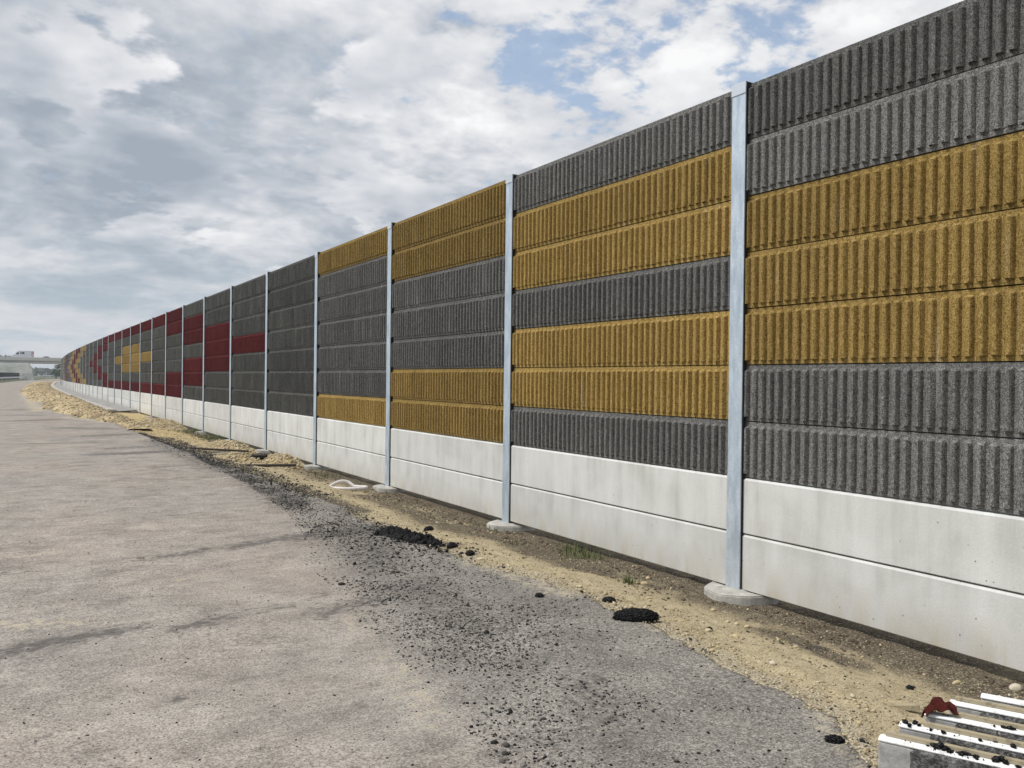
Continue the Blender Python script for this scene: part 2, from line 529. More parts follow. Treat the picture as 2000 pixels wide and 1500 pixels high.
material('leaf_green', _leaf, 0.7)
plain('grass_blade', (0.095, 0.13, 0.034), 0.6, 0, 0.55, 30.0)
plain('bark', (0.07, 0.052, 0.035), 0.95, 0, 0.3)
plain('bridge_concrete', (0.62, 0.61, 0.59), 0.85, 0, 0.10, 0.5)
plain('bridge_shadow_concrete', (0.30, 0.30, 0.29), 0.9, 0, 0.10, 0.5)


def _emb(k, b, pos):
    n = k.noise(pos, 0.35, 5.0, 0.6, 0.4)
    n2 = k.noise(pos, 2.5, 4.0, 0.6)
    c = k.ramp(k.lin(k.math('ADD', k.math('MULTIPLY', n, 0.7), k.math('MULTIPLY', n2, 0.3)), 0.32, 0.68),
               [(0.0, (0.17, 0.19, 0.15)), (0.5, (0.27, 0.28, 0.25)), (1.0, (0.36, 0.36, 0.34))])
    k.put(b.inputs['Base Color'], c)


material('embankment_slope', _emb, 0.95)
plain('van_white', (0.74, 0.76, 0.80), 0.35, 0, 0.02, 1.0, 0.5)
plain('van_dark', (0.016, 0.018, 0.022), 0.5)
plain('van_blue_print', (0.02, 0.032, 0.085), 0.4)
plain('van_red_print', (0.45, 0.09, 0.085), 0.4)
plain('glass_dark', (0.02, 0.025, 0.03), 0.12, 0, 0.05, 1.0, 0.6)
plain('lamp_red', (0.30, 0.02, 0.015), 0.3)
plain('fence_dark', (0.016, 0.017, 0.028), 0.8, 0, 0.25, 1.0)
plain('rail_zinc', (0.66, 0.68, 0.70), 0.45, 0.4, 0.05, 1.0)
plain('white_plastic', (0.70, 0.66, 0.65), 0.45, 0, 0.10, 14.0, 0.4)


def _slabtop(k, b, pos):
    n1 = k.noise(pos, 30.0, 5.0, 0.7)
    n2 = k.noise(pos, 5.0, 3.0, 0.6)
    c = k.mix(k.step(n1, 0.36, 0.46), (0.62, 0.61, 0.59), (0.86, 0.86, 0.85))
    c = k.mix(k.math('MULTIPLY', k.step(n1, 0.57, 0.70), 0.55), c, (0.40, 0.38, 0.34))
    c = k.mix(k.math('MULTIPLY', k.step(n2, 0.56, 0.72), 0.35), c, (0.42, 0.39, 0.33))
    k.put(b.inputs['Base Color'], c)
    bump(k, b, n1, 0.3, 0.004)


material('pale_cast_edge', _slabtop, 0.85)


def _slabface(k, b, pos):
    n1 = k.noise(pos, 24.0, 5.0, 0.7)
    c = k.ramp(k.lin(n1, 0.3, 0.7), [(0.0, (0.27, 0.265, 0.255)), (0.6, (0.40, 0.395, 0.38)), (1.0, (0.52, 0.515, 0.50))])
    k.put(b.inputs['Base Color'], c)
    bump(k, b, n1, 0.5, 0.006)


material('gray_cast_face', _slabface, 0.9)


def _slabpor(k, b, pos):
    n1 = k.noise(pos, 70.0, 4.0, 0.7)
    n2 = k.noise(pos, 14.0, 4.0, 0.6)
    c = k.ramp(k.lin(k.math('ADD', k.math('MULTIPLY', n1, 0.6), k.math('MULTIPLY', n2, 0.4)), 0.33, 0.66),
               [(0.0, (0.02, 0.02, 0.02)), (0.45, (0.085, 0.084, 0.082)), (1.0, (0.36, 0.355, 0.345))])
    k.put(b.inputs['Base Color'], c)
    bump(k, b, k.math('ADD', n1, n2), 1.0, 0.02)


material('loose_porous_face', _slabpor, 0.95)


def _wood(k, b, pos):
    rnd = k.node('ShaderNodeObjectInfo').outputs['Random']
    tc = k.node('ShaderNodeTexCoord').outputs['Object']
    v = k.scale_vec(tc, (2.0, 40.0, 40.0))
    n = k.noise(v, 1.6, 5.0, 0.6, 0.6)
    c = k.mix(n, (0.30, 0.25, 0.155), (0.47, 0.41, 0.285))
    c = k.mix(k.lin(rnd, 0, 1, 0.0, 0.25), c, (0.33, 0.29, 0.22))
    c = k.mix(k.math('MULTIPLY', k.step(k.noise(pos, 18.0, 5.0, 0.7), 0.50, 0.66), 0.6), c, (0.11, 0.095, 0.07))
    k.put(b.inputs['Base Color'], c)
    bump(k, b, n, 0.3, 0.003)


material('raw_timber', _wood, 0.8)


def _rag(k, b, pos):
    n = k.noise(pos, 34.0, 4.0, 0.6)
    c = k.mix(n, (0.030, 0.005, 0.004), (0.085, 0.016, 0.012))
    k.put(b.inputs['Base Color'], c)
    bump(k, b, k.noise(pos, 260.0, 2.0, 0.6), 0.3, 0.002)


material('rag_cloth', _rag, 0.9, 0.0, 0.15)
plain('old_board', (0.06, 0.052, 0.042), 0.9, 0, 0.4, 10.0)


# ------------------------------------------------------------------ mesh helpers
class MB:
    def __init__(self):
        self.v, self.f, self.m = [], [], []

    def quad(self, a, b, c, d, mi=0):
        n = len(self.v)
        self.v += [a, b, c, d]
        self.f.append((n, n + 1, n + 2, n + 3))
        self.m.append(mi)

    def box(self, x0, x1, y0, y1, z0, z1, mi=0):
        n = len(self.v)
        self.v += [(x0, y0, z0), (x1, y0, z0), (x1, y1, z0), (x0, y1, z0),
                   (x0, y0, z1), (x1, y0, z1), (x1, y1, z1), (x0, y1, z1)]
        for q in ((0, 3, 2, 1), (4, 5, 6, 7), (0, 1, 5, 4), (1, 2, 6, 5), (2, 3, 7, 6), (3, 0, 4, 7)):
            self.f.append(tuple(n + i for i in q))
            self.m.append(mi)

    def bevel_box(self, x0, x1, y0, y1, z0, z1, c, mi=0):
        bm = bmesh.new()
        bmesh.ops.create_cube(bm, size=1.0)
        for v in bm.verts:
            v.co = Vector((x0 + (v.co.x + .5) * (x1 - x0), y0 + (v.co.y + .5) * (y1 - y0), z0 + (v.co.z + .5) * (z1 - z0)))
        bmesh.ops.bevel(bm, geom=list(bm.edges), offset=c, segments=1, affect='EDGES')
        self.add_bm(bm, mi)

    def add_bm(self, bm, mi=0):
        n = len(self.v)
        bm.verts.index_update()
        for v in bm.verts:
            self.v.append(tuple(v.co))
        for f in bm.faces:
            self.f.append(tuple(n + v.index for v in f.verts))
            self.m.append(mi)
        bm.free()

    def prism(self, prof, y0, y1, mi=0):
        """prof: list of (x,z), extruded along y."""
        n, c = len(self.v), len(prof)
        for y in (y0, y1):
            for (x, z) in prof:
                self.v.append((x, y, z))
        for i in range(c):
            j = (i + 1) % c
            self.f.append((n + i, n + j, n + c + j, n + c + i))
            self.m.append(mi)
        self.f.append(tuple(n + i for i in range(c))[::-1])
        self.m.append(mi)
        self.f.append(tuple(n + c + i for i in range(c)))
        self.m.append(mi)

    def cyl(self, c, r, z0, z1, seg=24, mi=0, r2=None, axis='z'):
        n = len(self.v)
        r2 = r if r2 is None else r2
        for (z, rr) in ((z0, r), (z1, r2)):
            for i in range(seg):
                a = 2 * math.pi * i / seg
                p, q = rr * math.cos(a), rr * math.sin(a)
                if axis == 'z':
                    self.v.append((c[0] + p, c[1] + q, z))
                else:
                    self.v.append((c[0] + p, z, c[1] + q))
        for i in range(seg):
            j = (i + 1) % seg
            self.f.append((n + i, n + j, n + seg + j, n + seg + i))
            self.m.append(mi)
        self.f.append(tuple(n + i for i in range(seg))[::-1])
        self.m.append(mi)
        self.f.append(tuple(n + seg + i for i in range(seg)))
        self.m.append(mi)

    def mesh(self, name, mats, smooth=False):
        me = bpy.data.meshes.new(name)
        me.from_pydata(self.v, [], self.f)
        for m in (mats if isinstance(mats, (list, tuple)) else [mats]):
            me.materials.append(MATS[m])
        me.polygons.foreach_set('material_index', self.m)
        if smooth:
            me.polygons.foreach_set('use_smooth', [True] * len(self.f))
        me.update()
        return me

    def obj(self, name, mats, parent=None, smooth=False, loc=None):
        return put(name, self.mesh(name, mats, smooth), parent, loc)


def put(name, me, parent=None, loc=None, rz=0.0):
    o = bpy.data.objects.new(name, me)
    C.objects.link(o)
    if parent is not None:
        o.parent = parent
    if loc is not None:
        o.location = loc
    if rz:
        o.rotation_euler = (0, 0, rz)
    return o


def tag(o, label=None, cat=None, group=None, kind=None):
    for key, v in (('label', label), ('category', cat), ('group', group), ('kind', kind)):
        if v:
            o[key] = v
    return o


def empty(name, loc=(0, 0, 0), rz=0.0):
    o = bpy.data.objects.new(name, None)
    o.empty_display_size = 0.2
    C.objects.link(o)
    o.location = loc
    o.rotation_euler = (0, 0, rz)
    return o


def raw_mesh(name, verts, faces, mats, smooth=False, attrs=None):
    """verts (N,3) float array, faces (M,k) int array."""
    verts = np.asarray(verts, dtype=np.float32)
    faces = np.asarray(faces, dtype=np.int32)
    me = bpy.data.meshes.new(name)
    me.vertices.add(len(verts))
    me.vertices.foreach_set('co', verts.ravel())
    kk = faces.shape[1]
    me.loops.add(faces.size)
    me.loops.foreach_set('vertex_index', faces.ravel())
    me.polygons.add(len(faces))
    me.polygons.foreach_set('loop_start', np.arange(0, faces.size, kk, dtype=np.int32))
    me.polygons.foreach_set('loop_total', np.full(len(faces), kk, dtype=np.int32))
    if smooth:
        me.polygons.foreach_set('use_smooth', np.ones(len(faces), dtype=bool))
    me.update(calc_edges=True)
    for m in (mats if isinstance(mats, (list, tuple)) else [mats]):
        me.materials.append(MATS[m])
    for nm, arr in (attrs or {}).items():
        a = me.attributes.new(nm, 'FLOAT', 'POINT')
        a.data.foreach_set('value', np.asarray(arr, dtype=np.float32).ravel())
    me.validate()
    return me


def grid_faces(nr, nc):
    i = np.arange(nr - 1)[:, None] * nc + np.arange(nc - 1)[None, :]
    return np.stack([i, i + 1, i + nc + 1, i + nc], -1).reshape(-1, 4)


def _hash(ix, iy, s):
    h = (ix.astype(np.int64) * 374761393 + iy.astype(np.int64) * 668265263 + s * 1442695041) & 0x7fffffff
    h = ((h ^ (h >> 13)) * 1274126177) & 0x7fffffff
    return ((h ^ (h >> 16)) & 0xffff) / 65535.0


def vnoise(x, y, s=0):
    x, y = np.asarray(x, float), np.asarray(y, float)
    ix, iy = np.floor(x), np.floor(y)
    fx, fy = x - ix, y - iy
    fx, fy = fx * fx * (3 - 2 * fx), fy * fy * (3 - 2 * fy)
    ix, iy = ix.astype(int), iy.astype(int)
    a, b_ = _hash(ix, iy, s), _hash(ix + 1, iy, s)
    c, d = _hash(ix, iy + 1, s), _hash(ix + 1, iy + 1, s)
    return (a * (1 - fx) + b_ * fx) * (1 - fy) + (c * (1 - fx) + d * fx) * fy


def fbm(x, y, s=0, octv=4):
    t, amp, tot = 0.0, 1.0, 0.0
    for o in range(octv):
        t = t + amp * vnoise(np.asarray(x) * 2 ** o, np.asarray(y) * 2 ** o, s + o * 17)
        tot += amp
        amp *= 0.5
    return t / tot


def sstep(x, a, b):
    t = np.clip((np.asarray(x, float) - a) / (b - a), 0, 1)
    return t * t * (3 - 2 * t)


# ------------------------------------------------------------------ layout of the place
# The barrier runs along +Y with its face at x = 0; past y = 62 m it bends gently to +X.
def bend(y):
    return np.maximum(np.asarray(y, float) - 62.0, 0.0) ** 2 / 5334.0


def bend_angle(y):
    return -math.atan(max(y - 62.0, 0.0) / 2667.0)


EDGE_Y = [-6, 2.4, 2.8, 3.9, 5.4, 6.5, 7.7, 9.5, 11.1, 13.2, 16.7, 20.5, 25.2, 32, 60, 100, 500]
EDGE_U = [-2.2, -2.10, -1.85, -1.66, -1.48, -1.62, -1.76, -1.74, -1.68, -1.76, -1.86, -1.88, -2.05, -2.2, -2.2, -2.2, -2.2]


def edge(y):
    y = np.asarray(y, float)
    return np.interp(y, EDGE_Y, EDGE_U) + (fbm(y * 1.3, y * 0 + 3.0, 5, 4) - 0.5) * 0.22 + (fbm(y * 9.0, y * 0 + 7.0, 15, 3) - 0.5) * 0.10


ROAD_Z = 0.10
ROAD_LEFT = -10.3


def road_z(u, y):
    return ROAD_Z + (fbm(u * 0.6, y * 0.6, 21, 4) - 0.5) * 0.03


def verge_z(u, y):
    e = edge(y)
    t = np.clip((u - e) / (-e - 0.02), 0, 1)
    z = 0.085 - 0.165 * sstep(t, 0.0, 1.0)
    z = z + (fbm(u * 1.6, y * 1.6, 31, 5) - 0.5) * (0.085 * sstep(t, 0.0, 0.12) * (1 - 0.35 * sstep(t, 0.7, 1.0)))
    z = z + (fbm(u * 9, y * 9, 41, 3) - 0.5) * 0.032 * sstep(t, 0.0, 0.1)
    z = z - 0.06 * sstep(e - u, 0.0, 0.25)
    return z


def y_rows(y0, y1, a, b):
    ys, y = [y0], y0
    while y < y1:
        y += a + b * max(y, 0.0)
        ys.append(y)
    return np.array(ys)


# ------------------------------------------------------------------ ground
def build_ground():
    n = 61
    xs = np.sign(np.linspace(-1, 1, n)) * np.abs(np.linspace(-1, 1, n)) ** 3 * 5000
    X, Y = np.meshgrid(xs, xs + 200)
    Z = -0.30 + 0 * X
    me = raw_mesh('ground', np.stack([X, Y, Z], -1).reshape(-1, 3), grid_faces(n, n), 'field_grass')
    tag(put('ground', me), 'wide flat green field reaching the horizon', kind='structure')


build_ground()


def seg_dist(px, py, a, b):
    ax, ay = a
    bx, by = b
    t = np.clip(((px - ax) * (bx - ax) + (py - ay) * (by - ay)) / ((bx - ax) ** 2 + (by - ay) ** 2 + 1e-9), 0, 1)
    return np.hypot(px - ax - t * (bx - ax), py - ay - t * (by - ay))


STAINS = [((-5.60, 6.10), (-5.00, 6.25), 0.16, 1.0), ((-5.0, 6.25), (-4.72, 6.32), 0.07, 0.8),
          ((-4.55, 6.10), (-4.18, 6.22), 0.10, 0.9), ((-4.18, 6.22), (-3.7, 6.3), 0.05, 0.6),
          ((-3.55, 6.0), (-3.15, 6.15), 0.22, 0.7), ((-4.45, 8.55), (-3.9, 8.7), 0.13, 0.7),
          ((-3.6, 8.75), (-2.7, 9.05), 0.15, 1.0), ((-2.9, 8.9), (-1.9, 9.0), 0.30, 0.8),
          ((-5.3, 24.1), (-3.3, 23.9), 0.16, 0.9), ((-3.9, 20.4), (-2.2, 20.6), 0.35, 1.0),
          ((-3.5, 21.9), (-2.4, 22.2), 0.35, 0.8), ((-3.6, 26.5), (-2.6, 27.0), 0.6, 0.8),
          ((-4.0, 31.0), (-2.9, 30.0), 0.7, 0.7), ((-5.3, 36), (-4.2, 36.6), 0.7, 0.8),
          ((-5.4, 41), (-4.6, 41), 0.6, 0.8), ((-5.4, 47), (-4.8, 48), 0.9, 0.7),
          ((-3.2, 17.0), (-2.6, 17.3), 0.2, 0.7), ((-3.0, 15.1), (-2.2, 15.2), 0.10, 0.5),
          ((-2.55, 10.8), (-2.1, 13.5), 0.25, 0.5), ((-4.9, 4.75), (-4.75, 4.78), 0.05, 0.8),
          ((-4.0, 4.2), (-3.85, 4.25), 0.05, 0.7), ((-5.0, 11.5), (-4.2, 11.8), 0.12, 0.35),
          ((-4.6, 12.9), (-3.6, 13.3), 0.15, 0.35), ((-2.3, 11.5), (-2.0, 16.0), 0.35, 0.75), ((-2.2, 16.0), (-2.3, 24.0), 0.40, 0.75),
          ((-2.75, 5.0), (-2.5, 6.5), 0.28, 0.45), ((-2.6, 7.2), (-2.2, 8.6), 0.35, 0.55), ((-3.0, 3.2), (-2.7, 3.9), 0.25, 0.4)]


def build_road():
    ys = y_rows(-4.0, 520.0, 0.030, 0.0065)
    e = edge(ys)
    fine = np.linspace(0, 1, 105)
    left = np.linspace(ROAD_LEFT, -6.4, 8)[:-1]
    U = np.concatenate([np.repeat(left[None, :], len(ys), 0), -6.4 + (e[:, None] + 6.4) * fine[None, :]], 1)
    Y = np.repeat(ys[:, None], U.shape[1], 1)
    Z = road_z(U, Y)
    # broken lip at the right edge
    Z[:, -1] -= 0.08
    Z[:, -2] -= 0.012
    X = U + bend(Y)
    nr, nc = U.shape
    lb = np.interp(ys, [2, 3.2, 3.8, 4.6, 5.8, 7.7, 9.0, 10.7, 13.5, 20, 30, 500],
                   [-3.7, -3.62, -3.56, -3.47, -3.35, -3.1, -2.75, -2.5, -2.30, -2.15, -2.35, -2.4])
    band = sstep(U, lb[:, None] - 0.35, lb[:, None] + 0.55) * 0.9
    band *= np.interp(ys, [0, 12, 18, 34, 500], [1, 1, 0.85, 0.5, 0.3])[:, None]
    stain = np.zeros_like(U)
    for a, b_, w, s in STAINS:
        stain = np.maximum(stain, s * np.exp(-(seg_dist(U, Y, a, b_) / w) ** 2))
    dust = np.zeros_like(U)
    for a, b_, w, s in [((-5.6, 6.75), (-5.0, 6.55), 0.16, 0.75), ((-5.6, 9.2), (-5.2, 9.3), 0.12, 0.7), ((-4.6, 7.5), (-4.2, 7.6), 0.10, 0.55),
                        ((-4.2, 14.5), (-3.4, 15), 0.45, 0.45), ((-2.3, 2.3), (-1.85, 3.0), 0.08, 0.6), ((-1.72, 3.4), (-1.6, 5.0), 0.08, 0.6),
                        ((-1.65, 5.6), (-1.75, 7.2), 0.15, 0.75), ((-2.6, 34), (-3.6, 39), 0.5, 0.7), ((-4.4, 45), (-4.6, 90), 0.5, 0.9),
                        ((-3.75, 3.4), (-3.4, 5.9), 0.16, 0.42)]:
        dust = np.maximum(dust, s * np.exp(-(seg_dist(U, Y, a, b_) / w) ** 2))
    dust = np.maximum(dust, 0.55 * sstep(U, (e - 0.14)[:, None], e[:, None]))
    me = raw_mesh('road', np.stack([X, Y, Z], -1).reshape(-1, 3), grid_faces(nr, nc), 'worn_asphalt', True,
                  {'band': band, 'stain': stain, 'dust': dust})
    tag(put('road', me), 'worn dusty grey asphalt carriageway with dark stains beside the barrier', kind='structure')


build_road()

WET = [((-0.1, 2.0), (-0.1, 40.0), 0.62, 0.95), ((-0.55, 6.6), (-0.5, 9.5), 0.55, 0.9), ((-0.9, 9.0), (-0.7, 12.5), 0.45, 0.85),
       ((-0.75, 3.6), (-0.6, 4.3), 0.30, 0.9), ((-0.6, 15.0), (-0.6, 16.5), 0.5, 0.7), ((-1.0, 12.0), (-0.9, 13.0), 0.3, 0.6)]
TAR = [((-2.0, 8.6), (-1.5, 7.9), 0.20, 0.8), ((-1.65, 10.5), (-1.75, 17.5), 0.26, 1.1), ((-1.85, 18.0), (-1.95, 26.0), 0.40, 1.1), ((-1.6, 20.0), (-0.9, 21.2), 0.45, 0.8),
       ((-0.75, 3.9), (-0.6, 3.95), 0.12, 0.9), ((-1.5, 6.2), (-1.2, 6.4), 0.12, 0.35), ((-1.5, 11), (-1.6, 13), 0.15, 0.8)]


def build_verge():
    ys = y_rows(-4.0, 300.0, 0.030, 0.0060)
    e = edge(ys)
    t = np.linspace(0, 1, 88)
    lo = e - 0.35
    U = lo[:, None] + (0.75 - lo)[:, None] * t[None, :]
    Y = np.repeat(ys[:, None], len(t), 1)
    Z = verge_z(U, Y)
    wet = np.zeros_like(U)
    for a, b_, w, s in WET:
        wet = np.maximum(wet, s * np.exp(-(seg_dist(U, Y, a, b_) / w) ** 2))
    tar = np.zeros_like(U)
    for a, b_, w, s in TAR:
        tar = np.maximum(tar, s * np.exp(-(seg_dist(U, Y, a, b_) / w) ** 2))
    yel = np.clip(0.35 * np.exp(-((U - e[:, None] - 0.2) / 0.22) ** 2) + sstep(Y, 14, 30) * 0.8, 0, 1)
    grit = np.exp(-(np.maximum(U - e[:, None], 0) / 0.16) ** 2) * np.interp(Y, [0, 12, 30], [1, 1, 0.5])
    X = U + bend(Y)
    me = raw_mesh('verge', np.stack([X, Y, Z], -1).reshape(-1, 3), grid_faces(*U.shape), 'verge_soil', True,
                  {'wet': wet, 'tar': tar, 'yellow': yel, 'grit': grit})
    tag(put('verge', me), 'sandy unpaved verge between road and barrier', kind='structure')


build_verge()

# ------------------------------------------------------------------ the noise barrier
POST_Y0 = 5.357
BAY = 4.0
PH = 0.5


def rib_profile(seed):
    """(y, x) points along one panel; x is towards the back (+), crest near the front."""
    r = random.Random(seed)
    base, crest = 0.047, 0.010
    n = 43
    L = 3.90
    p = L / n
    pts = [(-L / 2, base)]
    for i in range(n):
        y0 = -L / 2 + i * p
        j = lambda a: r.uniform(-a, a)
        pts += [(y0 + 0.018 + j(.002), base + j(.002)), (y0 + 0.028 + j(.002), crest + 0.014 + j(.002)),
                (y0 + 0.036 + j(.002), crest + 0.003 + j(.0015)), (y0 + 0.052 + j(.002), crest + j(.0015)),
                (y0 + 0.066 + j(.002), crest + 0.005 + j(.0015)), (y0 + 0.074 + j(.002), crest + 0.018 + j(.002)),
                (y0 + 0.082 + j(.002), base + j(.002))]
    pts.append((L / 2, base))
    return pts


def ribbed_panel_mesh(name, mat, seed, tongue=True):
    r = random.Random(seed)
    pts = rib_profile(seed)
    base = 0.047
    nc = len(pts)
    zs = [(0.004, 0), (0.074, 0), (0.040, 1), (0.12, 1), (0.20, 1), (0.28, 1), (0.36, 1), (0.440, 1), (0.462, 0), (0.494, 0)]
    V, F = [], []
    jj = [[0.0] * nc for _ in zs]
    zj = []
    for c in range((nc - 2) // 7 + 1):
        zj.append(r.uniform(-0.004, 0.004))
    for ri, (z, on) in enumerate(zs):
        for ci, (y, x) in enumerate(pts):
            rib = min(max(0, (ci - 1) // 7), len(zj) - 1)
            zz = z + (zj[rib] if 1 <= ri <= 8 else 0) + (r.uniform(-.002, .002) if 1 <= ri <= 8 else 0)
            xx = (x + (r.uniform(-.0016, .0016) if on else 0)) if on else base
            V.append((xx, y, zz))
    for ri in range(len(zs) - 1):
        for ci in range(nc - 1):
            a = ri * nc + ci
            F.append((a, a + nc, a + nc + 1, a + 1))
    mb = MB()
    mb.v, mb.f, mb.m = V, F, [0] * len(F)
    L = 3.90
    # body behind the relief: top, bottom, ends and back
    x0, x1 = base, 0.148
    z0, z1 = zs[0][0], zs[-1][0]
    mb.quad((x0, -L / 2, z1), (x1, -L / 2, z1), (x1, L / 2, z1), (x0, L / 2, z1))
    mb.quad((x0, -L / 2, z0), (x0, L / 2, z0), (x1, L / 2, z0), (x1, -L / 2, z0))
    mb.quad((x1, -L / 2, z0), (x1, L / 2, z0), (x1, L / 2, z1), (x1, -L / 2, z1))
    mb.box(0.085, 0.125, -L / 2 + 0.01, L / 2 - 0.01, z1 - 0.03, z1 + 0.03 if tongue else z1 - 0.01)
    for s in (-1, 1):
        mb.quad((x0, s * L / 2, z0), (x1, s * L / 2, z0), (x1, s * L / 2, z1), (x0, s * L / 2, z1))
    return mb.mesh(name, mat)


def plinth_panel_mesh():
    mb = MB()
    f, c = 0.016, 0.016
    prof = [(f + c * .7, 0.003), (f, 0.003 + c * .5), (f, 0.492 - c), (f + c, 0.492), (0.146, 0.492), (0.146, 0.003)]
    mb.prism(prof, -1.95, 1.95)
    mb.box(0.085, 0.125, -1.94, 1.94, 0.46, 0.52)
    return mb.mesh('plinth_panel', 'plinth_concrete')


def post_mesh():
    mb = MB()
    # rolled H-section: front flange, web, back flange
    mb.bevel_box(-0.010, 0.002, -0.080, 0.080, -0.25, 4.500, 0.0015)
    mb.box(0.002, 0.166, -0.0035, 0.0035, -0.25, 4.498)
    mb.bevel_box(0.166, 0.176, -0.080, 0.080, -0.25, 4.500, 0.0015)
    return mb.mesh('post', 'galvanized_steel')


def cap_mesh():
    mb = MB()
    mb.box(-0.0165, -0.0115, -0.0835, 0.0835, 4.408, 4.506)
    mb.box(-0.0165, 0.182, -0.0835, 0.0835, 4.506, 4.510)
    return mb.mesh('post_cap', 'galvanized_cap')


def sleeve_mesh():
    mb = MB()
    mb.box(-0.0135, -0.0105, -0.0815, 0.0815, -0.2, 1.012)
    return mb.mesh('cover_plate', 'galvanized_steel')


def gasket_mesh():
    mb = MB()
    for s in (-1, 1):
        mb.box(0.003, 0.030, s * 0.080 - 0.007, s * 0.080 + 0.007, 0.0, 4.485)
    return mb.mesh('gasket', 'gasket_black')


def footing_mesh(seed):
    r = random.Random(seed)
    bm = bmesh.new()
    bmesh.ops.create_cone(bm, cap_ends=True, segments=56, radius1=0.325, radius2=0.320, depth=0.20)
    bmesh.ops.bevel(bm, geom=[e for e in bm.edges if all(v.co.z > 0 for v in e.verts)], offset=0.012, segments=2, affect='EDGES')
    ph = r.uniform(0, 6)
    for v in bm.verts:
        a = math.atan2(v.co.y, v.co.x)
        kx = 1 + 0.03 * math.sin(3 * a + ph) + 0.02 * math.sin(7 * a + 2 * ph)
        v.co.x *= kx
        v.co.y *= kx
        v.co.z += -0.1 + 0.006 * math.sin(2 * a + ph)
    mb = MB()
    mb.add_bm(bm)
    # mortar fillet round the post
    mb.cyl((-0.05, 0.0), 0.16, -0.01, 0.012, 20, 0, 0.09)
    return mb.mesh('footing', 'footing_concrete')


G, Y_, R_ = 'g', 'y', 'r'


def panel_colour(bay, row):
    """row 0 is the top row. Chevrons of ochre, a red ring round an ochre diamond, then more chevrons."""
    k_ = 3 - abs(row - 3)
    if bay <= 3:
        if bay in (3 - k_, 2 - k_):
            return Y_
        if bay <= -1:
            if bay in (0 - k_, -1 - k_):
                return R_
        return G
    if 5 <= bay <= 18:
        if row in (0, 6) and 8 <= bay <= 15:
            return R_
        if bay in (8 - k_, 9 - k_) or bay in (14 + k_, 15 + k_):
            if row in (0, 6):
                return R_ if 8 <= bay <= 15 else G
            return R_
        if row == 3 and 10 <= bay <= 13:
            return Y_
        if row in (2, 4) and 11 <= bay <= 12:
            return Y_
        return G
    if bay >= 19:
        if bay in (20 + k_, 21 + k_):
            return Y_
        if bay in (22 + k_, 23 + k_):
            return R_
        if bay in (24 + k_, 25 + k_):
            return Y_
        if bay in (29 + k_ // 2, 30 + k_ // 2):
            return R_
        if bay in (33 + k_ // 2, 34 + k_ // 2, 37 + k_):
            return Y_
    return G


